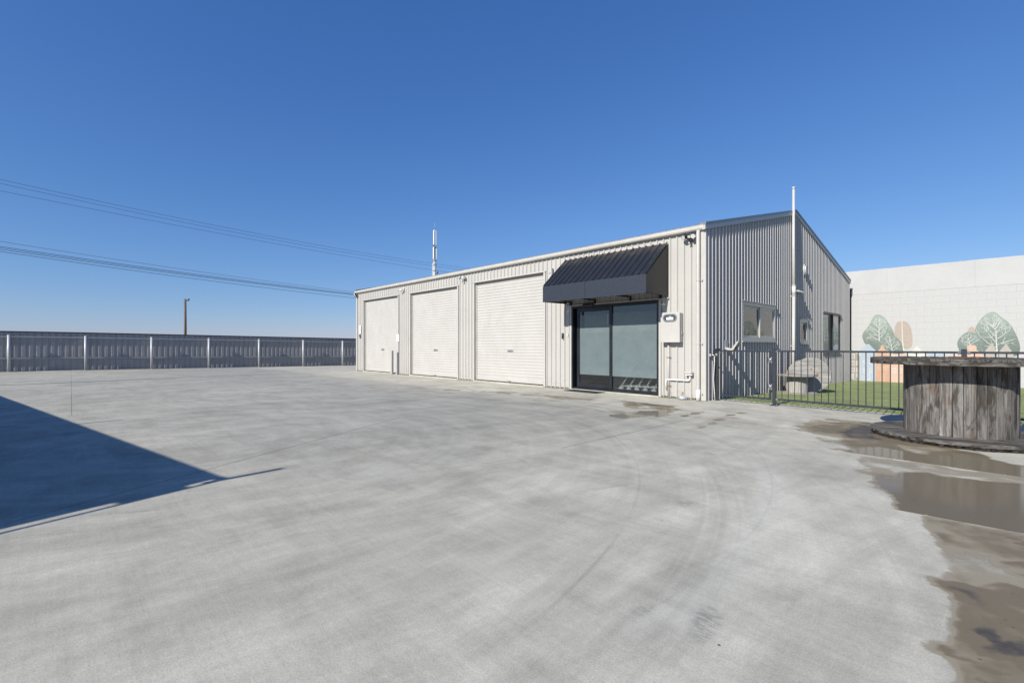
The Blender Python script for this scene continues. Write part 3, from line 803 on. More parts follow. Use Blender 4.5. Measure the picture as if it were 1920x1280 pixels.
# roller doors
for i, (a, b, t) in enumerate(doors):
    dr = sub('roller_door', wh)
    yd = .085; top_ = t + .05; z = .235; pitch = .0995
    m = MB(); prof = [(z-.002, 0)]
    while z < top_:
        prof += [(z+.003, .010), (z+.010, .011), (z+.017, .001), (z+.05, -.004), (z+pitch-.006, -.001)]
        z += pitch
    m.add([(x, yd+dy, zz) for zz, dy in prof for x in (a-.02, b+.02)], [(2*k, 2*k+1, 2*k+3, 2*k+2) for k in range(len(prof)-1)])
    m.build('door_curtain', M['door'], dr)
    zb = .062
    MB().box(a+.005, b-.005, yd-.006, yd+.02, zb, .235, .003).build('bottom_rail', M['door'], dr)
    MB().box(a+.01, b-.01, yd-.008, yd+.018, zb-.022, zb-.001).build('weather_seal', M['rubber'], dr)
    hx = (a+b)/2 + (.09 if i == 2 else .1)
    m = MB(); m.box(hx-.145, hx+.145, yd-.012, yd-.004, 1.065, 1.135, .003); m.build('lock_plate', M['greyplastic'], dr)
    MB().box(hx-.06, hx+.06, yd-.028, yd-.012, 1.088, 1.112, .004).build('handle', M['steel'], dr)
    if i: 
        m = MB(); m.prism([(-.07, .10), (.07, .10), (.02, .045), (-.02, .045)], lambda p, q, d: (hx-.05+p, d, q), yd-.035, yd-.006); m.build('foot_lock', M['greyplastic'], dr)
    # jambs, guides and header
    for xx, sg in ((a, 1), (b, -1)):
        MB().box(xx - sg*.085, xx, -.034, -.029, .01, t-.002).build('jamb_flashing', M['trim'], dr)
        MB().box(xx - sg*.004, xx, -.029, .15, .01, t-.002).build('door_guide', M['trim'], dr)
        MB().box(xx, xx + sg*.035, yd-.022, yd-.012, .05, t).build('guide_track', M['trim'], dr)
    m = MB(); xo = .10
    m.add([(a-xo, -.02, t+.035), (b+xo, -.02, t+.035), (b+xo, -.052, t-.004), (a-xo, -.052, t-.004), (a-xo, -.046, t-.012), (b+xo, -.046, t-.012), (b+xo, .02, t-.012), (a-xo, .02, t-.012)],
          [(0,1,2,3), (3,2,5,4), (4,5,6,7), (0,3,4,7), (1,6,5,2)])
    m.build('header_flashing', M['trim'], dr)
# inside: floor, dark shell
MB().box(-BL+.02, -.02, .0, BD-.02, -.30, .048).build('floor_slab', M['inter'], wh)
MB().box(-BL+.1, -.06, 5.2, 5.25, .05, 4.0).build('inner_wall', M['dark'], wh)
MB().box(-2.3, -2.26, 5.3, BD-.1, .05, 4.0).build('inner_wall', M['dark'], wh)
MB().box(-4.9, -4.86, .2, 5.2, .05, 4.0).build('inner_wall', M['dark'], wh)
# concrete nib that shows below the entrance and the doors
for a, b, t in doors: MB().box(a-.02, b+.02, -.06, .0, -.02, .034, .006).build('door_sill', M['concrete'], wh)
MB().box(ent[0], ent[1], -.05, .0, -.02, .03, .006).build('door_sill', M['concrete'], wh)

# entrance: black aluminium frame, sliding leaf and fixed light
sdor = sub('sliding_door', wh)
a, b, t = ent; z0 = .035; y0, y1 = -.035, .13
def bar(nm, x0, x1, ya, yb, za, zb, mt='black', par=None): return MB().box(x0, x1, ya, yb, za, zb, .003).build(nm, M[mt], par or sdor)
bar('frame_jamb', a, a+.055, y0, y1, z0, t); bar('frame_jamb', b-.055, b, y0, y1, z0, t)
bar('frame_head', a+.055, b-.055, y0, y1, t-.055, t); bar('frame_sill', a+.055, b-.055, y0+.02, y1, z0, z0+.045)
# fixed right light
bar('mullion', -2.655, -2.575, -.005, .1, z0+.045, t-.055)
bar('fixed_frame', -2.575, b-.055, .02, .06, z0+.045, z0+.085)
bar('fixed_frame', -2.575, b-.055, .02, .06, t-.085, t-.055)
def pane(nm, x0, x1, y, za, zb, mt): return MB().box(x0, x1, y, y+.006, za, zb).build(nm, M[mt], sdor)
pane('glass_pane', -2.575, b-.055, .036, z0+.085, .452, 'glass')
pane('frosted_film', -2.575, b-.055, .036, .452, 2.16, 'film')
pane('glass_pane', -2.575, b-.055, .036, 2.16, t-.085, 'glass_dark')
# sliding leaf set back
lx0, lx1 = -3.84, -2.66
bar('leaf_stile', lx0, lx0+.10, .07, .115, z0+.05, t-.06); bar('leaf_stile', lx1-.02, lx1+.04, .07, .115, z0+.05, t-.06)
bar('leaf_rail', lx0+.10, lx1-.02, .07, .115, z0+.05, .21); bar('leaf_rail', lx0+.10, lx1-.02, .07, .115, 2.25, t-.06)
pane('glass_pane', lx0+.10, lx1-.02, .09, .21, .455, 'glass_dark')
pane('frosted_film', lx0+.10, lx1-.02, .09, .455, 2.15, 'film')
pane('glass_pane', lx0+.10, lx1-.02, .09, 2.15, 2.25, 'glass_dark')
MB().box(-4.156, -.877, -.060, -.0, t+.006, t+.034).build('header_flashing', M['trim'], sdor)
for xx, sg in ((a, 1), (b, -1)): MB().box(xx - sg*.06, xx, -.034, -.029, .01, t).build('jamb_flashing', M['trim'], sdor)
m = MB(); m.box(-3.50, -3.14, -.11, -.035, 2.39, 2.47, .01); m.build('door_sensor', M['black'], sdor)

# windows on the gable wall
def window(w, glass, mt, lap, frame, sashes, dep=.06):
    y0, y1, za, zb = w; wd = sub('window', wh)
    m = MB()   # flashing surround
    for (p, q, r, s_) in ((y0-.005, y0+frame, za, zb), (y1-frame, y1+.005, za, zb), (y0+frame, y1-frame, za, za+frame), (y0+frame, y1-frame, zb-frame, zb)):
        m.box(-.02, .036+lap, p, q, r, s_, .003)
    m.build('window_flashing', M[mt], wd)
    m = MB(); m.box(.0, .075+lap, y0-.03, y1+.03, zb+.001, zb+.014); m.build('head_flashing', M['barge2'], wd)
    m = MB(); m.box(.0, .065+lap, y0-.01, y1+.01, za-.03, za-.002); m.build('window_sill', M[mt], wd)
    n = len(sashes)
    for (p, q, rec) in sashes:
        for (c0, c1, d0, d1) in ((p, p+.05, za+frame, zb-frame), (q-.05, q, za+frame, zb-frame), (p+.05, q-.05, za+frame, za+frame+.05), (p+.05, q-.05, zb-frame-.05, zb-frame)):
            MB().box(rec-.035, rec, c0, c1, d0, d1, .003).build('sash_bar', M[mt], wd)
        MB().box(rec-.02, rec-.014, p+.05, q-.05, za+frame+.05, zb-frame-.05).build('glass_pane', M[glass], wd)
    return wd
window(wins[0], 'glass_dark', 'barge2', .01, .10, [(2.14, 3.36, .0), (3.34, 4.46, .03)])
window(wins[1], 'glass_dark', 'barge2', .01, .10, [(6.99, 7.63, .0)])
w3 = window(wins[2], 'film', 'navy', .0, .05, [(9.66, 10.75, -.02), (11.1, 12.08, .02)])
MB().box(-.03, -.025, 10.72, 11.12, 1.07, 2.5).build('gap_shade_panel', M['dark'], w3)  # dark panel stands for the shade inside the open sash

# awning over the entrance
aw = sub('awning', wh)
ax0, ax1, az1, az0, ap_ = -4.15, -.905, 3.785, 2.935, 1.0
pr = profile(ax0, ax1, .19, h=.032, wt=.018, wb=.05, micro=0, phase=-.905-.02)
L_ = math.hypot(ap_, az1-az0); ny, nz = -(az1-az0)/L_, ap_/L_
m = MB(); vs = []
for x, h in pr:
    for (yy, zz) in ((-.03, az1), (-1.0-.02, az0-.01)): vs.append((x, yy + ny*(h+.01), zz + nz*(h+.01)))
m.add(vs, [(2*i, 2*i+2, 2*i+3, 2*i+1) for i in range(len(pr)-1)])
m.build('awning_sheet', M['awning'], aw)
for p, q in ((ax0-.005, -2.675), (-2.668, ax1+.0)):
    MB().box(p, q, -1.045, -1.03, 2.492, 2.93, .002).build('fascia_panel', M['navy'], aw)
for xx in (ax0, ax1-.012):
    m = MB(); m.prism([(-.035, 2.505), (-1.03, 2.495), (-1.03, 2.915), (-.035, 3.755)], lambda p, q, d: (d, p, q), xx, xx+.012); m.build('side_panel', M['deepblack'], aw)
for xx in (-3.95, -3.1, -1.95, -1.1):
    m = MB(); m.box(xx-.02, xx+.02, -.95, -.035, 2.53, 2.57); m.box(xx-.02, xx+.02, -.075, -.035, 2.44, 2.53)
    m.tube([(xx, -.08, 3.70), (xx, -.99, 2.90)], .018, 6); m.build('bracket', M['black'], aw)
MB().box(ax0, ax1, -1.03, -.99, 2.495, 2.53).build('frame_rail', M['black'], aw)

# downpipe
dp = sub('downpipe', wh)
MB().tube([(-.125, -.07, 3.95), (-.125, -.085, 3.88), (-.125, -.085, .1), (-.125, -.085, .012)], .044, 14).build('pipe', M['gutter'], dp)
MB().tube([(-.125, -.085, .26), (-.125, -.085, .012)], .051, 14).build('pipe_socket', M['white'], dp)
for z in (.16, 1.32, 2.79):
    m = MB(); m.tube([(-.125, -.085, z-.012), (-.125, -.085, z+.012)], .047, 14); m.box(-.19, -.055, -.05, -.032, z-.012, z+.012); m.build('pipe_bracket', M['gutter'], dp)
    MB().box(-.058, -.03, -.075, -.032, z-.02, z+.02, .004).build('bracket_bolt', M['galv'], dp)

# ------------------------------------------------------------------ fixtures on the building
def floodlight(x, z, label, col, y=-.03, big=1.0, side=0, rz=0):
    t = thing('floodlight', label, 'floodlight', (x, y, z), rz, 'twin security floodlights on the warehouse')
    MB().tube([(0, 0, -.03), (0, -.045, -.03)], .045, 12).build('base_plate', M[col], t)
    for s_ in (-1, 1):
        m = MB(); m.tube([(0, -.03, -.01), (.05*s_, -.07, .0), (.085*s_, -.085, .03)], .014, 8); m.build('arm', M[col], t)
        m = MB(); m.tube([(.085*s_, -.06, .05), (.098*s_, -.10, .04), (.118*s_, -.155, .012)], [.035, .058, .062], 12); m.build('lamp_head', M[col], t)
        m = MB(); m.tube([(.118*s_, -.156, .012), (.120*s_, -.160, .010)], .052, 12); m.build('lamp_lens', M['white'], t)
    m = MB(); m.tube([(0, -.04, -.06), (0, -.06, -.09), (0, -.10, -.12)], [.022, .028, .034], 10); m.build('sensor', M[col], t)
    m = MB(); m.tube([(0, -.101, -.121), (0, -.112, -.13)], [.026, .012], 10); m.build('sensor_lens', M['white'], t)
    return t
floodlight(-9.116, 3.78, 'grey twin floodlight with sensor between the middle and the right roller door', 'galv')
floodlight(-.32, 3.80, 'black twin floodlight with white sensor beside the downpipe at the near front corner', 'black')
floodlight(-18.03, 3.86, 'black twin floodlight under the gutter at the far left corner of the warehouse', 'black', rz=R(-20))
t = thing('security_camera', 'white bullet security camera on the wall between the left and middle roller doors', 'camera', (-13.47, -.03, 3.72))
MB().box(-.05, .05, -.03, 0, -.02, .10, .01).build('mount', M['white'], t)
MB().tube([(0, -.02, .04), (-.02, -.10, .0), (-.09, -.16, -.02)], [.03, .045, .05], 12).build('camera_body', M['white'], t)
MB().tube([(-.09, -.16, -.02), (-.105, -.172, -.026)], .04, 12).build('lens', M['black'], t)
MB().tube([(.03, -.03, 0), (.03, -.04, -.09)], .02, 8).build('junction', M['cream_box'], t)
t = thing('siren_box', 'cream alarm siren with rounded foot high on the wall left of the awning', 'alarm siren', (-4.74, -.03, 3.36))
m = MB(); m.prism([(-.075, .26), (.075, .26), (.08, .08), (.055, .02), (.0, .0), (-.055, .02), (-.08, .08)], lambda p, q, d: (p, d, q), -.085, 0); m.build('siren_case', M['cream_box'], t)
MB().box(-.05, .05, -.09, -.085, .10, .12).build('siren_grille', M['greyplastic'], t)
t = thing('notice', 'white notice on the wall left of the leftmost roller door, above a dark keypad', 'sign', (-17.71, -.04, 1.88))
MB().box(-.11, .11, -.008, .01, 0, .20).build('notice_sheet', M['white'], t); MB().box(-.11, .11, -.008, .01, .215, .43).build('notice_sheet', M['white'], t)
MB().box(-.03, .04, -.010, -.008, .30, .33).build('printed_line', M['greyplastic'], t)
for q in (.05, .08, .11): MB().box(-.06, .06, -.0095, -.008, q, q+.008).build('printed_line', M['greyplastic'], t)
t = thing('keypad', 'dark keypad box below the white notice at the far left end of the wall', 'keypad', (-17.70, -.03, 1.68))
MB().box(-.05, .05, -.05, 0, 0, .17, .008).build('keypad_case', M['greyplastic'], t); MB().box(-.035, .035, -.053, -.05, .09, .15).build('keypad_screen', M['black'], t)
t = thing('notice', 'blank white notice board right of the leftmost roller door above the short steel posts', 'sign', (-13.93, -.05, 1.46))
MB().box(-.115, .115, -.012, .01, 0, .33, .002).build('notice_sheet', M['white'], t)
MB().box(-.10, .10, -.0135, -.012, .16, .168).build('printed_line', M['greyplastic'], t)
MB().box(-.105, -.085, -.012, .0, .335, .36).build('fixing_tab', M['white'], t)
t = thing('door_guard', 'taller cream steel door guard post at the right edge of the leftmost roller door', 'guard post', (-14.20, -.17, 0), 0, 'short steel guard posts')
m = MB(); m.box(-.09, .02, -.05, .05, 0, 1.07, .004); m.build('post', M['trim'], t); MB().box(-.12, .05, -.08, .08, 0, .012).build('foot_plate', M['galv'], t)
t = thing('door_guard', 'thinner steel guard post standing against the wall right of the leftmost roller door', 'guard post', (-13.93, -.09, 0), 0, 'short steel guard posts')
m = MB(); m.box(-.03, .03, -.03, .03, 0, 1.0, .004); m.build('post', M['galv'], t); MB().box(-.06, .06, -.05, .05, 0, .012).build('foot_plate', M['galv'], t)

t = thing('meter_box', 'cream electricity meter box with an oval window right of the glass entrance', 'meter box', (-.77, -.03, 1.36))
MB().box(-.235, .245, -.155, 0, 0, .70, .006).build('box_body', M['cream_box'], t)
MB().box(-.245, .25, -.17, -.155, -.004, .72, .008).build('box_door', M['cream_box'], t)
def stadium(w, h, n=10):
    r = h/2; P = []
    for k in range(n+1): a = -math.pi/2 + math.pi*k/n; P.append((w/2-r+r*math.cos(a), r*math.sin(a)))
    for k in range(n+1): a = math.pi/2 + math.pi*k/n; P.append((-w/2+r+r*math.cos(a), r*math.sin(a)))
    return P
o1, o2 = stadium(.37, .19), stadium(.32, .14)
m = MB(); n = len(o1)
m.add([(p, -.182, q+.585) for p, q in o1] + [(p, -.182, q+.585) for p, q in o2] + [(p, -.170, q+.585) for p, q in o1] + [(p, -.172, q+.585) for p, q in o2],
      [(i, (i+1) % n, n+(i+1) % n, n+i) for i in range(n)] + [(i, 2*n+i, 2*n+(i+1) % n, (i+1) % n) for i in range(n)] + [(n+i, n+(i+1) % n, 3*n+(i+1) % n, 3*n+i) for i in range(n)])
m.build('window_rim', M['greyplastic'], t)
MB().prism(o2, lambda p, q, d: (p, d, q+.585), -.1735, -.1725).build('window_glass', M['meterglass'], t)
MB().box(-.09, .09, -.1765, -.1735, .535, .60, .001).build('meter_face', M['white'], t)
MB().box(-.02, .04, -.1775, -.1766, .60, .625).build('meter_face', M['galv'], t)
MB().box(.255, .265, -.10, -.06, .2, .26).build('latch', M['galv'], t)
t = thing('conduit', 'beige electrical conduit with rusty clamps running down from the meter box', 'conduit', (-.885, -.055, 0))
MB().tube([(0, 0, 1.36), (0, 0, .01)], .024, 10).build('pipe', M['trim'], t)
for z in (.99, .30): 
    m = MB(); m.tube([(0, 0, z-.012), (0, 0, z+.012)], .028, 10); m.box(-.055, .055, -.002, .022, z-.01, z+.01); m.build('clamp', M['rust'], t)
t = thing('water_pipe', 'white PVC pipe bending low across the wall up to a small box', 'pipe', (0, 0, 0))
def arc_pts(P, r=.05, n=5):
    out = [Vector(P[0])]
    for i in range(1, len(P)-1):
        a, b, c = Vector(P[i-1]), Vector(P[i]), Vector(P[i+1])
        p, q = b + (a-b).normalized()*r, b + (c-b).normalized()*r
        for k in range(n+1):
            u = k/n; out.append(p*(1-u)**2 + b*2*u*(1-u) + q*u*u)
    out.append(Vector(P[-1])); return out
MB().tube(arc_pts([(-.945, -.06, .22), (-.945, -.06, .455), (-.335, -.06, .455), (-.335, -.06, .60)], .055), .020, 10).build('pipe', M['white'], t)
MB().tube([(-.66, -.06, .455), (-.60, -.06, .455)], .024, 10).build('coupling', M['white'], t)
m = MB(); m.box(-.43, -.26, -.13, -.03, .575, .665, .01); m.build('outlet_box', M['white'], t)
MB().box(-.43, -.26, -.155, -.13, .62, .67, .006).build('outlet_lid', M['cream_box'], t)
t = thing('gas_regulator', 'small grey tap fitting at the foot of the wall left of the downpipe', 'tap', (-.50, -.10, 0))
MB().lathe([(.09, .01), (.095, .05), (.06, .085), (.02, .095)], 0, 0, 14).build('cap', M['galv'], t)
MB().tube([(-.02, 0, .09), (-.01, .03, .18)], .010, 8).build('stem', M['rust'], t)
MB().tube([(.08, 0, .04), (.13, 0, .03)], .03, 8).build('spout', M['greyplastic'], t)
t = thing('intercom', 'narrow black intercom left of the glass entrance', 'intercom', (-4.27, -.03, 1.48))
MB().box(-.03, .03, -.05, 0, 0, .17, .006).build('intercom_case', M['black'], t); MB().tube([(0, -.05, .13), (0, -.054, .13)], .014, 10).build('lens', M['greyplastic'], t)
t = thing('door_button', 'small white door button between the black intercom and the entrance frame', 'button', (-4.10, -.03, 1.56))
MB().box(-.02, .02, -.02, 0, 0, .085, .003).build('button_plate', M['white'], t); MB().tube([(0, -.02, .05), (0, -.026, .05)], .008, 8).build('push_button', M['greyplastic'], t)
MB().box(-3.87, -2.75, -.48, -.02, .003, .016, .003).build('doormat', M['rubber'], None, 'thin dark doormat on the concrete before the left glass door', 'doormat')

# vent pole standing against the gable wall
t = thing('vent_pipe', 'tall white vent pipe rising above the roof at the gable end', 'vent pipe', (.105, 5.96, 0))
MB().tube([(.03, -.10, -.1), (.02, -.02, 2.92)], .048, 14).build('lower_pipe', M['pvc'], t)
MB().tube([(.02, -.02, 2.92), (.0, .03, 4.4), (-.015, .09, 6.25)], [.046, .042, .038], 14).build('upper_pipe', M['pvc'], t)
m = MB(); m.tube([(.02, -.02, 2.88), (.02, -.02, 3.16)], .056, 14); m.build('tee_joint', M['white'], t)
MB().tube(arc_pts([(.02, -.02, 3.03), (.02, .95, 3.03), (-.07, .98, 3.03)], .03), .036, 12).build('side_branch', M['white'], t)
for z in (2.86, 3.17): MB().tube([(.02, -.02, z-.015), (.02, -.02, z+.015)], .060, 14).build('collar', M['pvc'], t)
for z in (1.3, 2.86): MB().box(-.08, .0, -.06, -.02, z-.03, z-.01).build('wall_clip', M['pvc'], t)
MB().tube([(-.015, .09, 6.25), (-.016, .092, 6.31)], .046, 14).build('vent_cap', M['pvc'], t)
t = thing('bulkhead_light', 'oval bulkhead light high on the gable wall right of the vent pipe', 'wall light', (.03, 7.33, 3.83))
MB().prism([(.13*math.cos(2*math.pi*k/20), .19*math.sin(2*math.pi*k/20)) for k in range(20)], lambda p, q, d: (d, p, q), 0, .05).build('light_body', M['cream_box'], t)
MB().prism([(.09*math.cos(2*math.pi*k/20), .14*math.sin(2*math.pi*k/20)) for k in range(20)], lambda p, q, d: (d, p, q), .05, .085).build('light_lens', M['galv'], t)

# outlet, tap and hose at the near end of the gable wall, and the shell letter holder on it
t = thing('wall_tap', 'garden tap with a hanging cream hose at the near end of the gable wall', 'tap', (.03, .0, 0))
MB().box(0, .05, .12, .21, 1.03, 1.09, .004).build('tap_plate', M['galv'], t)
MB().tube([(.03, .17, 1.06), (.09, .19, 1.06), (.12, .25, 1.05)], .014, 8).build('tap_spout', M['steel'], t)
MB().box(.09, .13, .26, .32, 1.02, 1.09, .006).build('tap_head', M['cream_box'], t)
MB().tube([(.09, .22, 1.05), (.10, .20, .9), (.075, .20, .5), (.085, .23, .2), (.09, .25, .0)], .014, 8).build('hose', M['pvc'], t)
t = thing('paper_holder', 'open cream dispenser box fixed on the gable wall just above the gate', 'dispenser', (.03, 1.0, 1.19))
k_ = .03
m = MB(); m.add([(0, 0, .02), (.02, 0, .0), (.30, .05, .02), (.30, .28, .02), (.02, .25, .0), (0, .25, .02)], [(0,1,2,3,4,5)])
m.prism([(0, .0), (.0, .06), (.16, .02), (.30, .20), (.33, .19), (.20, -.02), (.12, -.03)], lambda p, q, d: (p, d, q), 0, .015)
m.prism([(0, .0), (.0, .03), (.16, .0), (.30, .20), (.33, .19), (.20, -.02), (.12, -.03)], lambda p, q, d: (p, d, q), .20, .215)
m.add([(.16, 0, .0), (.16, .21, .0), (.32, .21, .20), (.32, 0, .20)], [(0,1,2,3)]); m.build('scoop', M['cream_box'], t)
MB().box(-.005, .02, -.02, .14, .0, .22, .003).build('back_plate', M['galv'], t)

# trolleys behind the clear strip of the glass
def trolley():
    t = thing('shopping_trolley', '', 'trolley', (0, 0, .05), 0, 'trolleys nested behind the entrance glass')
    for sx in (-.20, .20):
        MB().tube([(sx, .0, .14), (sx*.9, .30, .62), (sx*.9, .32, .95)], .019, 8).build('side_tube', M['chrome'], t)
        MB().tube([(sx, .0, .14), (sx, .62, .17)], .018, 8).build('base_tube', M['chrome'], t)
        for yy in (.0, .60):
            w = MB(); w.tube([(sx-.017, yy-.02, .063), (sx+.017, yy-.02, .063)], .062, 16); w.build('wheel', M['galv'], t)
            MB().tube([(sx-.022, yy-.02, .063), (sx+.022, yy-.02, .063)], .024, 10).build('wheel_hub', M['white'], t)
            m = MB(); m.box(sx-.028, sx-.022, yy-.035, yy+.02, .05, .14); m.box(sx+.022, sx+.028, yy-.035, yy+.02, .05, .14); m.box(sx-.028, sx+.028, yy-.035, yy+.02, .135, .145); m.build('caster_fork', M['chrome'], t)
    m = MB()
    for i in range(8):
        q = i/7
        m.tube([(-.2+.4*q, .02, .45), (-.2+.4*q, .02, .92)], .004, 5, cap=False); m.tube([(-.2+.4*q, .02, .45), (-.2+.4*q, .72, .5)], .004, 5, cap=False)
    for sx in (-.2, .2):
        for i in range(6): m.tube([(sx, .02, .45+.09*i), (sx, .72, .5+.08*i)], .004, 5, cap=False)
    m.build('basket', M['steel'], t)
    MB().tube([(-.22, .30, 1.0), (.22, .30, 1.0)], .018, 8).build('handle', M['rubber'], t)
    return t
tr0 = trolley()
names = ['leftmost', 'second from the left', 'third from the left', 'fourth from the left', 'fifth from the left', 'rightmost, partly hidden by the frame']
for i in range(6):
    t = tr0 if i == 0 else copy_tree(tr0)
    t.location = (-2.46 + .235*i, .30 + .02*i, .05); t.rotation_euler = (0, 0, R(-58))
    t['label'] = 'shopping trolley with clear castors behind the entrance glass, ' + names[i]

# ------------------------------------------------------------------ block wall with mural
MY = 14.3
bw = thing('block_wall', 'tall white painted concrete block wall with a mural of trees and houses', 'wall', (0, MY, 0))
BX0, BX1 = -3.0, 13.0
MB().box(BX0, BX1, .0035, .25, -.5, 3.506).build('wall_core', M['mortar'], bw)
bwid, bh, jt = .503, .2565, .0038
me_b = MB().box(jt/2, bwid-jt/2, 0, .06, jt/2, bh-jt/2, .004).mesh('block', M['block'])
me_h = MB().box(jt/2, bwid/2-jt/2, 0, .06, jt/2, bh-jt/2, .004).mesh('block', M['block'])
row = 0; z = 3.5 - bh
rest = MB(); nb = 0
while z > -.30:
    x = BX0 - (bwid/2 if row % 2 else 0) - .12
    while x < BX1:
        if -.6 < x < 8.2 and z > -.27 and nb < 290:
            inst('block', me_b, bw, (x + .0, -random.uniform(0, .0012), z)); nb += 1
        else: rest.box(x+jt/2, x+bwid-jt/2, 0, .06, z+jt/2, z+bh-jt/2)
        x += bwid
    z -= bh; row += 1
rest.build('block_courses', M['block'], bw, kind='stuff')
# rendered bond beam in cast lengths with an uneven top
for x0, x1 in ((BX0, 1.217), (1.2195, 3.855), (3.8575, 7.9), (7.903, BX1)):
    m = MB(); n = int((x1-x0)/.12); vs = []
    for k in range(n+1):
        x = x0+(x1-x0)*k/n; zt = 4.533 + .008*mnoise.noise(Vector((x*3, 1, 0))) - .012*max(0, mnoise.noise(Vector((x*7, 5, 0))))
        vs += [(x, -.004, 3.508), (x, -.004, zt-.01), (x, .01, zt), (x, .25, zt), (x, .25, 3.508)]
    m.add(vs, [(5*k+j, 5*k+5+j, 5*k+6+j, 5*k+1+j) for k in range(n) for j in range(4)] + [(0,1,2,3,4), tuple(5*n+j for j in (4,3,2,1,0))])
    m.build('bond_beam', M['beam'], bw)
# mural: paint layers on the blocks
def flat(poly, d, mat, nm, par):
    m = MB(); m.prism(poly, lambda p, q, w: (p, w, q), -.0024-d, -.0014); return m.build(nm, M[mat], par)
def smooth_poly(P, it=2):
    for _ in range(it):
        Q = []
        for i in range(len(P)):
            a, b = P[i], P[(i+1) % len(P)]
            Q += [(.75*a[0]+.25*b[0], .75*a[1]+.25*b[1]), (.25*a[0]+.75*b[0], .25*a[1]+.75*b[1])]
        P = Q
    return P
def inside(p, poly):
    c = False
    for i in range(len(poly)):
        a, b = poly[i], poly[(i+1) % len(poly)]
        if (a[1] > p[1]) != (b[1] > p[1]) and p[0] < (b[0]-a[0])*(p[1]-a[1])/(b[1]-a[1])+a[0]: c = not c
    return c
def branches(trunk, poly, d, par, seed, w0=.03, n_side=7, ln=.34):
    rr = random.Random(seed); m = MB()
    def ribbon(pts, wa, wb):
        vs = []
        for i, p in enumerate(pts):
            q0, q1 = pts[max(0, i-1)], pts[min(len(pts)-1, i+1)]
            tx, tz = q1[0]-q0[0], q1[1]-q0[1]; l = math.hypot(tx, tz) or 1
            w = (wa + (wb-wa)*i/(len(pts)-1))/2
            vs += [(p[0]-tz/l*w, -.0024-d, p[1]+tx/l*w), (p[0]+tz/l*w, -.0024-d, p[1]-tx/l*w)]
        m.add(vs, [(2*i, 2*i+1, 2*i+3, 2*i+2) for i in range(len(pts)-1)])
    def grow(p, ang, length, w, lvl):
        pts = [p]; a = ang; st = 6
        for k in range(st):
            a += rr.uniform(-.22, .22) + (.03 if math.cos(a) < 0 else -.03) * -1
            q = (pts[-1][0]+math.cos(a)*length/st, pts[-1][1]+math.sin(a)*length/st)
            if not inside((q[0]+math.cos(a)*.04, q[1]+math.sin(a)*.04), poly): break
            pts.append(q)
        if len(pts) < 3: return
        ribbon(pts, w, w*.45)
        if lvl < 3:
            for k in range(2 if lvl == 2 else 3):
                i = rr.randint(1, len(pts)-1)
                grow(pts[i], ang + rr.choice((-1, 1))*rr.uniform(.45, .95), length*rr.uniform(.45, .68), w*.6, lvl+1)
    ribbon(trunk, w0*1.25, w0*.8)
    T = [Vector(p) for p in trunk]
    for k in range(n_side):
        u = .12 + .88*k/(n_side-1); s_ = u*(len(T)-1); i = min(int(s_), len(T)-2); p = T[i].lerp(T[i+1], s_-i)
        sgn = -1 if k % 2 else 1
        base = math.pi/2 + sgn*(1.15 - .75*u) if k < n_side-1 else math.pi/2
        grow((p.x, p.y), base, ln*rr.uniform(.85, 1.3)*(1.15-.3*u), w0*.7, 1)
    m.build('painted_branches', M['mline'], par)
def mural_tree(poly, mat, trunk, d, seed, **kw):
    P = smooth_poly(poly)
    o = flat(P, d, mat, 'mural_tree', bw); branches(trunk, P, .0012+d, o, seed, **kw); return o
flat(smooth_poly([(1.712,2.32),(1.887,2.245),(1.988,2.036),(2.031,1.773),(2.048,1.512),(2.031,1.251),(1.887,1.127),(1.77,1.157),(1.712,1.251),(1.564,1.478),(1.46,1.708),(1.46,1.861),(1.49,2.126),(1.564,2.276)], 1), .0006, 'taupe', 'mural_tree', bw)
flat([(1.70,2.33),(1.716,2.33),(1.735,1.6),(1.765,1.15),(1.80,1.0),(1.77,1.0),(1.742,1.15),(1.712,1.6)], .0030, 'mline', 'mural_trunk', bw)
mural_tree([(0.895,2.62),(1.05,2.566),(1.173,2.426),(1.264,2.23),(1.355,2.093),(1.445,1.823),(1.475,1.708),(1.445,0.945),(0.895,0.939),(0.739,1.093),(0.628,1.25),(0.484,1.329),(0.404,1.527),(0.362,1.706),(0.42,1.883),(0.532,2.019),(0.644,2.232),(0.723,2.445),(0.802,2.578)],
           'teal', [(.962,1.43),(.955,1.8),(.958,2.20)], .0012, 3, w0=.026, n_side=9, ln=.42)
mural_tree([(1.325,1.756),(1.445,1.716),(1.623,1.554),(1.712,1.326),(1.756,1.062),(1.756,0.798),(0.927,0.784),(0.911,1.095),(0.942,1.444),(1.02,1.638),(1.142,1.733)],
           'teal2', [(1.40,.95),(1.38,1.2),(1.325,1.52)], .0030, 5, w0=.02, n_side=9, ln=.34)
flat(smooth_poly([(3.769,2.026),(3.844,1.947),(3.90,1.755),(3.93,1.599),(3.643,1.602),(3.656,1.847),(3.669,1.917)], 1), .0004, 'taupe', 'mural_tree', bw)
mural_tree([(4.354,2.545),(4.437,2.49),(4.543,2.333),(4.729,2.157),(4.844,1.919),(4.957,1.585),(5.014,1.319),(5.025,1.121),(4.957,0.855),(4.065,0.839),(4.065,1.115),(4.02,1.39),(3.972,1.632),(3.861,1.755),(3.856,1.947),(3.943,2.152),(4.065,2.371),(4.21,2.519)],
           'teal', [(4.44,1.05),(4.42,1.45),(4.41,1.86),(4.34,2.05)], .0012, 9, w0=.026, n_side=11, ln=.50)
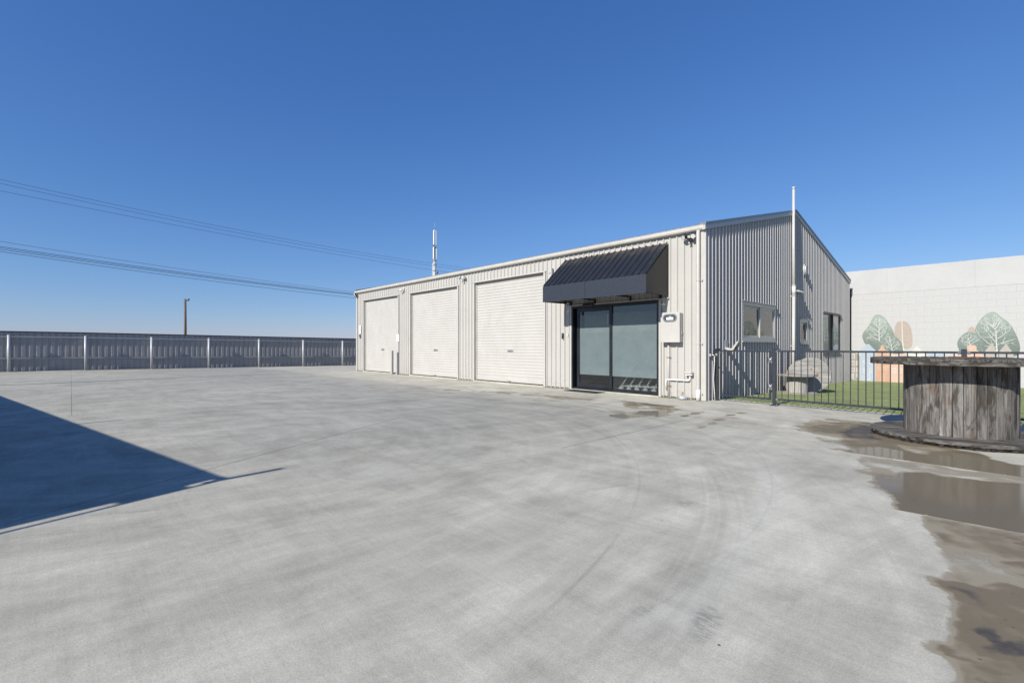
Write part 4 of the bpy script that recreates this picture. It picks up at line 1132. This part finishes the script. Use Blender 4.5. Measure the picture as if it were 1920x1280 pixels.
mural_tree([(3.669,1.829),(3.856,1.756),(3.992,1.632),(4.065,1.425),(4.053,1.115),(4.041,0.839),(3.427,0.828),(3.427,1.111),(3.376,1.252),(3.363,1.394),(3.414,1.57),(3.542,1.727)],
           'teal2', [(3.735,1.20),(3.70,1.42),(3.669,1.637)], .0030, 12, w0=.02, n_side=8, ln=.3)
mural_tree([(7.3,2.7),(7.9,2.5),(8.3,2.0),(8.4,1.2),(8.2,.6),(6.7,.6),(6.4,1.2),(6.5,2.0),(6.8,2.5)], 'teal2', [(7.4,.7),(7.38,1.4),(7.3,2.1)], .0012, 21, w0=.045, n_side=11, ln=.6)
# painted houses
def house(poly, mat, d, rects, lmat='mline'):
    o = flat(poly, d, mat, 'mural_house', bw); m = MB()
    for r in rects:
        x0, x1, z0, z1 = r[:4]; w = .016
        dd = -.0024-d-.0012
        for (p, q, r_, s_) in ((x0, x0+w, z0, z1), (x1-w, x1, z0, z1), (x0+w, x1-w, z0, z0+w), (x0+w, x1-w, z1-w, z1), ((x0+x1)/2-w/3, (x0+x1)/2+w/3, z0+w, z1-w)):
            m.add([(p, dd, r_), (q, dd, r_), (q, dd, s_), (p, dd, s_)], [(0,1,2,3)])
        if len(r) > 4:
            cx = (x0+x1)/2; rr_ = (x1-x0)/2; vs = []
            for k in range(9):
                a = math.pi*k/8; vs += [(cx+rr_*math.cos(a), dd, z1+rr_*.7*math.sin(a)), (cx+(rr_-w)*math.cos(a), dd, z1+(rr_-w)*.7*math.sin(a))]
            m.add(vs, [(2*k, 2*k+1, 2*k+3, 2*k+2) for k in range(8)])
    if rects: m.build('painted_windows', M[lmat], o)
    return o
house([(-.10,-.30),(-.10,1.20),(-.03,1.13),(.29,.83),(.29,-.30)], 'stone', .0045, [(-.02,.10,.73,.93),(-.02,.10,.44,.62),(.16,.25,.44,.62),(-.02,.10,.14,.32),(.16,.25,.14,.32),(-.01,.07,-.16,.06),(.16,.25,-.08,.06,1)])
house([(.313,-.30),(.313,1.091),(.355,1.17),(.40,1.17),(.40,1.21),(.452,1.21),(.47,1.27),(.50,1.28),(.50,1.349),(.628,1.348),(.65,1.28),(.69,1.27),(.707,1.21),(.75,1.20),(.76,1.14),(.802,1.133),(.833,1.094),(.833,-.30)], 'mblue', .0048,
      [(.41,.52,.48,.68),(.61,.72,.48,.68),(.41,.52,.12,.32),(.61,.72,.12,.32),(.50,.64,-.20,.05)], 'mwhite')
house([(.839,-.30),(.839,1.055),(.90,1.06),(.973,1.134),(1.0,1.18),(1.026,1.308),(1.096,1.308),(1.12,1.20),(1.158,1.134),(1.23,1.06),(1.31,1.02),(1.31,-.30)], 'orange', .0048,
      [(.90,1.0,.60,.72,1),(1.03,1.13,.60,.72,1),(1.16,1.26,.60,.72,1),(.90,1.0,.27,.39,1),(1.03,1.13,.27,.39,1),(1.16,1.26,.27,.39,1),(1.01,1.15,-.2,.08,1)], 'peach')
house([(1.316,-.30),(1.316,.80),(1.35,.944),(2.031,.952),(2.031,-.30)], 'peach', .0045, [(1.40,1.52,.50,.72),(1.60,1.72,.50,.72),(1.82,1.94,.50,.72),(1.40,1.52,.15,.36),(1.60,1.72,.15,.36),(1.36,1.46,.80,.90),(1.55,1.65,.80,.90)], 'mwhite')
house([(2.04,-.30),(1.858,.95),(2.031,1.064),(2.173,1.27),(2.328,1.067),(2.481,.958),(2.40,-.30)], 'mwhite', .005, [(2.11,2.23,.93,1.03,1)], 'pgrey')
house([(2.50,-.30),(2.50,.99),(3.0,1.0),(3.0,-.30)], 'mblue', .0045, [(2.6,2.72,.6,.8),(2.8,2.92,.6,.8)], 'mwhite')
house([(3.35,-.30),(3.389,.969),(3.60,1.06),(3.643,1.15),(3.64,1.25),(3.694,1.305),(3.844,1.304),(3.90,1.25),(3.90,1.114),(4.089,.977),(4.089,-.3)], 'peach', .005, [(3.55,3.68,.6,.8),(3.8,3.93,.6,.8)], 'mwhite')
for x0 in (4.114, 4.496):
    house([(x0,-.30),(x0,.982),(x0+.024,1.115),(x0+.172,1.355),(x0+.30,1.117),(x0+.36,.982),(x0+.36,-.3)], 'pgrey', .005, [(x0+.10,x0+.22,.65,.85)])
# rainhead downpipe in the gap behind the warehouse, coloured dark for its shade
t = thing('rain_head', 'downpipe with a rain head, coloured dark for the shade, in the gap between the warehouse and the block wall', 'downpipe', (-.07, MY-.06, 0))
MB().box(-.05, .06, -.05, .05, -.3, 3.45).build('pipe', M['navy'], t)
m = MB(); m.add([(-.09,-.07,3.72),(.10,-.07,3.72),(.10,.05,3.72),(-.09,.05,3.72),(-.09,-.07,3.55),(.10,-.07,3.55),(.10,.05,3.55),(-.09,.05,3.55),(-.05,-.05,3.40),(.06,-.05,3.40),(.06,.05,3.40),(-.05,.05,3.40)],
      [(0,1,2,3),(0,4,5,1),(1,5,6,2),(2,6,7,3),(3,7,4,0),(4,8,9,5),(5,9,10,6),(6,10,11,7),(7,11,8,4)]); m.build('hopper', M['navy'], t)

# ------------------------------------------------------------------ play area fence and gate
def fy(x): return .2636 - .0623*(x-1.386)
FA = math.atan2(-.0623, 1)
fn = thing('picket_fence', 'dark blue grey steel bar fence along the synthetic lawn', 'fence', (1.386, .2636, 0), FA)
ztop, zbot = 1.18, .135
def post(x, par, cap=True, w=.032, h=1.205):
    p = MB().box(x-w, x+w, -w, w, 0, h, .003).build('post', M['navy'], par)
    MB().box(x-w-.003, x+w+.003, -w-.003, w+.003, h-.001, h+.012, .003).build('post_cap', M['navy'], p)
    m = MB(); m.box(x-.075, x+.075, -.075, .075, 0.002, .014, .003); m.build('base_plate', M['navy'], p)
    m = MB()
    for sx in (-.055, .055): 
        for sy in (-.055, .055): m.tube([(x+sx, sy, .014), (x+sx, sy, .03)], .008, 6)
    m.build('bolt', M['steel'], p)
    return p
post(0, fn)
post(2.945, fn); post(5.6, fn)
for a_, b_ in ((.045, 2.90), (2.99, 5.555)):
    MB().box(a_, b_, -.019, .019, ztop-.036, ztop, .004).build('top_rail', M['navy'], fn)
    MB().box(a_, b_, -.019, .019, zbot-.018, zbot+.018, .004).build('bottom_rail', M['navy'], fn)
    for e in (a_, b_-.02):
        MB().box(e-.012, e+.03, -.024, .024, ztop-.05, ztop+.004, .002).build('rail_bracket', M['steel'], fn)
        MB().box(e-.012, e+.03, -.024, .024, zbot-.026, zbot+.030, .002).build('rail_bracket', M['steel'], fn)
me_p = MB().tube([(0, 0, zbot), (0, 0, ztop-.03)], .0085, 8, cap=False).mesh('picket', M['navy'])
x = .150
while x < 5.5:
    if abs(x-2.945) > .06: inst('picket', me_p, fn, (x, 0, 0))
    x += .1215
t = thing('gate_post', 'dark steel gate post standing at the near corner of the warehouse', 'post', (.135, .33, 0), FA)
MB().box(-.034, .034, -.034, .034, 0, 1.19, .003).build('post', M['navy'], t)
MB().box(-.04, .04, -.04, .04, 1.19, 1.205, .004).build('post_cap', M['black'], t)
MB().box(-.01, .06, -.045, .045, 1.15, 1.215, .008).build('latch', M['black'], t)
gt = thing('gate', 'dark steel bar gate between the warehouse corner and the fence', 'gate', (.135, .33, 0), FA-.005)
gx0, gx1 = .075, 1.19
for x in (gx0, gx1-.035): MB().box(x, x+.035, -.018, .018, zbot-.02, 1.175, .003).build('stile', M['navy'], gt)
MB().box(gx0+.035, gx1-.035, -.018, .018, 1.14, 1.175, .003).build('top_rail', M['navy'], gt)
MB().box(gx0+.035, gx1-.035, -.018, .018, zbot-.02, zbot+.015, .003).build('bottom_rail', M['navy'], gt)
for k in range(8): inst('picket', me_p, gt, (gx0 + .13 + .1215*k, 0, -.01))
for z in (.33, .90):
    m = MB(); m.box(gx1-.05, gx1+.035, -.030, -.020, z, z+.13, .002); h = m.build('hinge', M['steel'], gt)
    MB().tube([(gx1, -.038, z+.005), (gx1, -.038, z+.125)], .012, 8).build('hinge_pin', M['steel'], h)
    m = MB()
    for dx in (-.035, .025):
        for dz in (.02, .11): m.tube([(gx1+dx, -.030, z+dz), (gx1+dx, -.036, z+dz)], .006, 6)
    m.build('screw', M['galv'], h)
m = MB(); m.box(gx0-.03, gx0+.08, -.03, -.018, 1.10, 1.12); m.build('latch_bar', M['steel'], gt)

# ------------------------------------------------------------------ timber reels
def disc_planks(par, R_, z0, th, n, mat, ang, hole=0.0, rag=0.0, seed=1, name='plank', gap=.005):
    """a round plate sawn from parallel planks"""
    rr = random.Random(seed); w = 2*R_/n
    for i in range(n):
        v0, v1 = -R_+i*w+gap/2, -R_+(i+1)*w-gap/2
        P = []
        K = 7
        zz = z0 + rr.uniform(-.003, .003); t2 = th + rr.uniform(-.003, .003)
        for k in range(K): 
            v = v0+(v1-v0)*k/(K-1); P.append((math.sqrt(max(0, (R_*(1+rr.uniform(-rag, rag*.3)))**2-v*v)), v))
        for k in range(K):
            v = v1-(v1-v0)*k/(K-1); P.append((-math.sqrt(max(0, (R_*(1+rr.uniform(-rag, rag*.3)))**2-v*v)), v))
        if abs(P[0][0]) < .02 and abs(P[K-1][0]) < .02: continue
        m = MB(); nP = len(P); b = .006
        up = [(p*(1-b/R_), q, zz+t2) for p, q in P]; mid = [(p, q, zz+t2-b) for p, q in P]
        lo = [(p*(1-rr.uniform(0, rag*2)), q, zz+b*.5) for p, q in P]; lw = [(p*(1-b/R_-rag), q, zz) for p, q in P]
        m.add(up+mid+lo+lw, [tuple(range(nP)), tuple(reversed(range(3*nP, 4*nP)))] + [(r*nP+i2, (r+1)*nP+i2, (r+1)*nP+(i2+1) % nP, r*nP+(i2+1) % nP) for r in range(3) for i2 in range(nP)])
        o = m.build(name, mat, par); o.rotation_euler = (0, 0, ang)
def reel(label, cat, loc, Rb, Rf, zf0, zf1, zt0, zt1, nst, mats, np_, seed, nm='cable_reel_table', rag=.0, two=True, rz=0, ang=0.35, group=None):
    t = thing(nm, label, cat, loc, rz, group)
    rr = random.Random(seed)
    k = 0; a = rr.random(); tot = 0; ws = [rr.uniform(.8, 1.2) for _ in range(nst)]; sm_ = sum(ws); a = 0
    for w in ws:
        da = 2*math.pi*w/sm_; g = .0035/Rb; r0 = Rb + rr.uniform(-.006, .004)
        a0, a1 = a+g, a+da-g; a += da
        m = MB(); vs = []
        # flat stave with eased edges
        p0 = (r0*math.cos(a0), r0*math.sin(a0)); p1 = (r0*math.cos(a1), r0*math.sin(a1)); cx, cy = (p0[0]+p1[0])/2, (p0[1]+p1[1])/2
        L = math.hypot(p1[0]-p0[0], p1[1]-p0[1])/2; nrm = math.atan2(cy, cx); th = .03; e = .005
        prof = [(-L, -e), (-L+e, 0), (-L/3, .0008), (L/3, .0008), (L-e, 0), (L, -e), (L, -th), (-L, -th)]
        m.add([(q, p, z) for z in (zf1, zt0) for p, q in prof], [tuple(reversed(range(8))), tuple(range(8, 16))] + [(i, (i+1) % 8, 8+(i+1) % 8, 8+i) for i in range(8)])
        o = m.build('stave', mats[0], t); o.location = (cx, cy, 0); o.rotation_euler = (0, 0, nrm)
    if two:
        hb = (zt1-zt0)/2; disc_planks(t, Rf, zt0, hb-.001, np_, mats[1], ang, rag=rag*.5, seed=seed+1)
        disc_planks(t, Rf, zt0+hb+.001, hb-.001, np_, mats[1], ang+R(88), rag=rag*.5, seed=seed+2)
        hb = (zf1-zf0)/2; disc_planks(t, Rf*.985, zf0, hb-.003, np_, M['rotten'], ang+R(70), rag=rag*2.0, seed=seed+3)
        disc_planks(t, Rf, zf0+hb, hb-.001, np_, mats[2], ang-R(15), rag=rag*1.3, seed=seed+4)
    else:
        disc_planks(t, Rf, zt0, zt1-zt0, np_, mats[1], ang, rag=rag, seed=seed+1)
        disc_planks(t, Rf, zf0, zf1-zf0, np_, mats[2], ang+.4, rag=rag, seed=seed+2)
    return t
tb = reel('big weathered timber cable reel used as a table on the wet concrete at the right', 'reel table', (4.365, -1.805, 0), .583, .963, .004, .092, 1.022, 1.108, 30,
          (M['stave'], M['tabletop'], M['basewood']), 12, 5, rag=.010, ang=.55)
m = MB()
for k in range(6):
    a = k*math.pi/3+.2; m.tube([(.30*math.cos(a), .30*math.sin(a), 1.109), (.30*math.cos(a), .30*math.sin(a), 1.118)], .02, 8)
m.tube([(0, 0, 1.108), (0, 0, 1.114)], .11, 16); m.build('bolt', M['rust'], tb)
reel('small pale cable reel stool standing on the lawn behind the fence', 'reel stool', (.60, 4.55, -.085), .27, .52, .0, .03, .50, .54, 16, (M['reelstave'], M['reelwood'], M['reelwood']), 6, 15, nm='cable_reel_stool', two=False)
t = reel('small grey cable reel lying on its side behind the reel stool on the lawn', 'reel', (.70, 5.28, .40), .26, .50, -.29, -.25, .25, .29, 16, (M['reelstave'], M['reelwood'], M['reelwood']), 7, 25, nm='cable_reel', two=False, ang=0)
t.rotation_euler = (R(82), R(4), R(32))
m = MB()
for p, q in ((-.14, -.05), (.14, .03), (-.02, .16)): m.tube([(p, q, .291), (p, q, .30)], .028, 8)
m.build('bolt', M['rust'], t)
m = MB()
for p, q in ((.02, -.12), (.17, -.10)): m.prism([(p, q), (p+.09, q), (p+.05, q-.05)], lambda a, b, d: (a, b, d), .2905, .2915)
m.build('cut_out_shade', M['dark'], t)  # flat dark triangles laid on for the shade inside cut-outs

# plant and rubbish beyond the table at the frame edge
t = thing('potted_shrub', 'small leafy green shrub in a dark pot behind the reel table', 'shrub', (6.35, -.55, 0))
MB().lathe([(.15, 0), (.20, .36), (.215, .37), (.215, .40), (.18, .40)], 0, 0, 18).build('pot', M['black'], t)
m = MB(); rr = random.Random(3)
for k in range(420):
    a = rr.uniform(0, 6.28); e = rr.uniform(-.4, 1.5); r = .26*rr.random()**.4
    c = Vector((r*math.cos(a)*math.cos(e), r*math.sin(a)*math.cos(e), .55+r*math.sin(e)*1.2))
    d = Vector((rr.uniform(-1, 1), rr.uniform(-1, 1), rr.uniform(-.3, 1))).normalized()*.05; s_ = d.cross(Vector((rr.random(), rr.random(), rr.random()))).normalized()*.018
    m.add([c, c+d*.5+s_, c+d, c+d*.5-s_], [(0,1,2,3)])
m.build('foliage', M['leaf'], t)
t = thing('lamp_post', 'dark lamp post with a pale lantern at the right edge behind the reel table', 'lamp post', (6.02, .72, 0))
MB().box(-.03, .03, -.03, .03, -.05, 1.55, .004).build('post', M['navy'], t); MB().box(-.05, .05, -.05, .05, 1.55, 1.70, .008).build('lantern', M['cream_box'], t); MB().box(-.06, .06, -.06, .06, 1.70, 1.72).build('lantern_cap', M['navy'], t)

# ------------------------------------------------------------------ sheet metal boundary fence
sf = thing('sheet_metal_fence', 'long grey profiled metal boundary fence with round galvanised posts', 'fence', (FX, 0, 0))
RX = -.19
py = [-12.907 + 2.791*i for i in range(-2, 14)]
def fz(y): return drop(FX, y)
def fprof(a0, a1):
    per = .262; pts = []; k = math.floor(a0/per)-1
    while k*per < a1+per:
        c = k*per
        pts += [(c, -.028), (c+.065, -.028), (c+.078, 0)]
        for q in (.108, .152, .196): pts += [(c+q-.012, 0), (c+q-.004, .008), (c+q+.004, .008), (c+q+.012, 0)]
        pts += [(c+per-.013, 0)]
        k += 1
    pts.sort()
    def at(x):
        for (p, hp), (q, hq) in zip(pts, pts[1:]):
            if p <= x <= q: return hp + (hq-hp)*((x-p)/(q-p) if q > p else 0)
        return 0
    return [(a0, at(a0))] + [p for p in pts if a0 < p[0] < a1] + [(a1, at(a1))]
for i in range(len(py)-1):       # sheets about 0.79 m wide
    for s_ in range(3):
        ya, yb = py[i] + 2.791*s_/3 + .02, py[i] + 2.791*(s_+1)/3 + .02
        pr = fprof(ya, yb)
        m = MB(); m.add([(-.19+h, y, z) for y, h in pr for z in (fz(y)+.01, fz(y)+1.955)], [(2*k, 2*k+2, 2*k+3, 2*k+1) for k in range(len(pr)-1)])
        m.build('fence_sheet', M['fence'], sf)
me_post = MB().tube([(0, 0, 0), (0, 0, 1.80)], .066, 16).tube([(0, 0, 1.80), (0, 0, 1.815), (0, 0, 1.83)], [.072, .072, .03], 16).mesh('post', M['galv'])
for i, y in enumerate(py):
    z = fz(y); inst('post', me_post, sf, (0, y, z))
    if i < len(py)-1:
        y2 = py[i+1]; z2 = fz(y2)
        for nm, za, h in (('top_rail', 1.69, .09), ('middle_rail', .62, .09)):
            m = MB(); m.add([(dx, yy, zz+za+dz) for (yy, zz) in ((y+.0, z), (y2-.0, z2)) for dx, dz in ((-.175, 0), (-.13, 0), (-.13, h), (-.175, h))],
                            [(0,3,2,1), (4,5,6,7), (0,1,5,4), (1,2,6,5), (2,3,7,6), (3,0,4,7)]); m.build(nm, M['fencerail'], sf)
        m = MB(); m.add([(dx, yy, zz+dz) for (yy, zz) in ((y, z), (y2, z2)) for dx, dz in ((-.225, 1.95), (-.150, 1.95), (-.150, 2.01), (-.225, 2.01))],
                            [(0,3,2,1), (4,5,6,7), (0,1,5,4), (1,2,6,5), (2,3,7,6), (3,0,4,7)]); m.build('capping', M['fencecap'], sf)
        m = MB(); m.add([(dx, yy, zz+dz) for (yy, zz) in ((y, z), (y2, z2)) for dx, dz in ((-.16, -.15), (-.02, -.15), (-.02, .03), (-.16, .03))],
                            [(0,3,2,1), (4,5,6,7), (0,1,5,4), (1,2,6,5), (2,3,7,6), (3,0,4,7)]); m.build('plinth', M['fence'], sf)

# wheelie bin beyond the far corner
t = thing('wheelie_bin', 'dark green wheelie bin at the far left corner of the warehouse', 'bin', (-19.02, .75, 0), R(-42))
m = MB(); m.add([(-.20,-.24,.06),(.20,-.24,.06),(.20,.24,.06),(-.20,.24,.06),(-.27,-.31,1.0),(.27,-.31,1.0),(.27,.33,1.0),(-.27,.33,1.0)], [(0,3,2,1),(4,5,6,7),(0,1,5,4),(1,2,6,5),(2,3,7,6),(3,0,4,7)]); m.build('bin_body', M['bin'], t)
MB().box(-.29, .29, -.33, .35, .97, 1.01, .01).build('rim', M['bin'], t)
m = MB(); m.add([(-.30,-.36,1.012),(.30,-.36,1.012),(.30,.38,1.012),(-.30,.38,1.012),(-.26,-.30,1.06),(.26,-.30,1.06),(.24,.36,1.10),(-.24,.36,1.10)], [(0,3,2,1),(4,5,6,7),(0,1,5,4),(1,2,6,5),(2,3,7,6),(3,0,4,7)]); m.build('lid', M['bin'], t)
for sx in (-.25, .25): MB().tube([(sx-.025, .26, .10), (sx+.025, .26, .10)], .10, 16).build('wheel', M['rubber'], t)
MB().tube([(-.2, .38, 1.0), (.2, .38, 1.0)], .016, 8).build('handle', M['bin'], t)

# ------------------------------------------------------------------ far poles, wires, mast
t = thing('timber_pole', 'lone timber pole with a small lamp beyond the metal fence', 'pole', (-67.35, -.09, -.6))
MB().tube([(0, 0, 0), (.02, .05, 4), (0, .04, 7.85)], [.17, .15, .125], 12).build('trunk', M['pole'], t)
MB().box(-.06, .06, .10, .42, 7.62, 7.72).build('lamp_arm', M['greyplastic'], t); MB().box(-.09, .09, .30, .52, 7.72, 7.92, .02).build('lamp_head', M['greyplastic'], t)
wires = [('upper power line, topmost of three', .00149, -.04849, 10.12853), ('upper power line, middle of three', .00150, -.04900, 9.892), ('upper power line, lowest of three', .00085, -.04732, 9.60),
         ('lower cable, topmost of the bundle', .00112, -.0524, 6.498), ('lower cable, second in the bundle', .00103, -.0459, 6.306), ('lower cable, third in the bundle', .00103, -.0456, 6.232),
         ('lower cable, fourth in the bundle', .00103, -.0437, 6.163), ('lower cable, lowest of the bundle', .00111, -.04944, 5.944)]
for i, (lb, a2, a1, a0) in enumerate(wires):
    pts = []
    for k in range(41):
        y = -34 + 76*k/40; pts.append((-36, y, a2*y*y+a1*y+a0 - (0 if y < 21 else a2*(y-21)**2*.6)))
    m = MB(); m.tube(pts, (.0095 if i < 4 else .013), 5); m.build('power_line', M['wire'], None, 'thin black ' + lb + ', sloping down to the right', 'power line', 'power lines crossing the sky')
for y in (-34, 42):
    t = thing('power_pole', ('nearer' if y < 0 else 'farther') + ' timber power pole carrying the overhead lines', 'pole', (-36, y, -.6), 0, 'poles carrying the overhead lines')
    zt = 13.4 if y < 0 else 10.6
    MB().tube([(0, .2, 0), (0, .2, zt)], [.2, .15], 12).build('pole_shaft', M['pole'], t)
    MB().box(-.06, .06, -.1, .3, zt-.4, zt-.28).build('crossarm', M['pole'], t)
t = thing('cell_tower', 'slim grey phone mast with white antenna panels beyond the warehouse roof', 'mast', (-96.1, 56.9, -.6))
MB().tube([(0, 0, 0), (0, 0, 27)], [.55, .36], 14).build('shaft', M['galv'], t)
MB().tube([(0, 0, 27), (0, 0, 31.5)], .10, 10).build('top_tube', M['galv'], t)
MB().tube([(0, 0, 31.5), (0, 0, 33.2)], .03, 6).build('lightning_rod', M['galv'], t)
for k in range(3):
    a = k*2*math.pi/3 + .95
    for z, hgt, r in ((27.5, 3.7, .36), (23.9, 3.0, .48)):
        m = MB(); m.box(-.16, .16, -.09, .09, 0, hgt, .02); o = m.build('antenna_panel', M['white'], t); o.location = (r*math.cos(a), r*math.sin(a), z); o.rotation_euler = (0, 0, a+math.pi/2)
    MB().box(min(0, .4*math.cos(a)), max(.02, .4*math.cos(a)), min(0, .4*math.sin(a)), max(.02, .4*math.sin(a)), 25.2, 25.35).build('panel_bracket', M['black'], t)
for z in (26.8, 23.4): MB().tube([(0, 0, z), (0, 0, z+.25)], .45, 12).build('collar', M['greyplastic'], t)
MB().tube([(-.22, -.22, 24.0), (-.22, -.22, 31)], .05, 6).build('cable_run', M['black'], t)
for z in (22.4, 20.9, 19.4): MB().tube([(0, 0, z), (0, 0, z+.22)], .50, 12).build('collar', M['galv'], t)
for z in (20.6, 18.9): 
    m = MB(); m.tube([(.35, .35, z), (.62, .60, z)], [.40, .44], 12); m.build('microwave_dish', M['greyplastic'], t)
MB().tube([(-.62, -.35, 0), (-.50, -.30, 23)], .07, 6).build('ladder', M['white'], t)

# ------------------------------------------------------------------ unseen block added behind the camera, shaped to throw the shade on the left
def back(x, y, h): return (x + SUN_H[0]*h*1.6003, y + SUN_H[1]*h*1.6003)
hc = 2.2
C = back(-.234, -9.587, hc); D = back(.229, -11.055, hc)
ed = ((D[0]-C[0])/1.539, (D[1]-C[1])/1.539)
e2 = (-.982, -.189)
far = (C[0]+ed[0]*14, C[1]+ed[1]*14)
L0 = (C[0]+e2[0]*22, C[1]+e2[1]*22); L1 = (far[0]+e2[0]*22, far[1]+e2[1]*22)
shade_block = thing('unseen_shade_block', 'unseen grey roofed block added behind the photographer to throw the left shade', 'shade_block')
m = MB()
nx0, ny0 = -ed[1], ed[0]
if nx0*e2[0] + ny0*e2[1] > 0: nx0, ny0 = -nx0, -ny0          # away from the block
cz = lambda s_, o_: (C[0]+ed[0]*s_+nx0*o_, C[1]+ed[1]*s_+ny0*o_)
Q = [cz(0, -.13), L0, L1, cz(14, -.13)]
m.add([(x, y, hc) for x, y in Q] + [(x, y, hc-.10) for x, y in Q], [(0,1,2,3),(4,7,6,5),(0,4,5,1),(1,5,6,2),(2,6,7,3),(3,7,4,0)])
m.build('roof', M['roof'], shade_block)
cx_, cy_ = sum(q[0] for q in Q)/4, sum(q[1] for q in Q)/4
Qi = [(x+(cx_-x)*.02, y+(cy_-y)*.02) for x, y in Q]
m = MB(); m.add([(x, y, -.5) for x, y in Qi] + [(x, y, hc-.11) for x, y in Qi], [(0,1,5,4),(1,2,6,5),(2,3,7,6),(3,0,4,7)])
m.build('wall', M['fence'], shade_block)
# rail and plates off the roof edge, added to shape the shadow's thin strips
m = MB(); m.tube([(*cz(-.05, -.02), hc-.03), (*cz(6, -.02), hc-.03)], .02, 8); m.build('shadow_edge_rail', M['galv'], shade_block)
for s0, s1 in ((-.04, .06), (.30, .82), (3.2, 3.6)):
    m = MB(); A = [cz(s0, -.15), cz(s1, -.15), cz(s1, -.02), cz(s0, -.02)]
    m.add([(x, y, hc-.02) for x, y in A] + [(x, y, hc-.03) for x, y in A], [(0,1,2,3),(4,7,6,5),(0,4,5,1),(1,5,6,2),(2,6,7,3),(3,7,4,0)]); m.build('plate', M['galv'], shade_block)
MB().tube([(C[0]-.02, C[1]-.05, hc-.1), (C[0]-.02, C[1]-.05, hc+.33)], .032, 8).build('roof_post', M['galv'], shade_block)
q = back(-5.545, -10.55, hc)
MB().tube([(q[0], q[1], hc-.1), (q[0], q[1], hc+.30)], .028, 8).build('roof_post', M['galv'], shade_block)
t = thing('yard_pole', 'tall steel pole out of view that throws a thin shadow across the far yard', 'pole', (-17.05, -16.9, 0))
MB().tube([(0, 0, 0), (0, 0, 8.0)], [.12, .09], 12).build('pole_shaft', M['galv'], t)
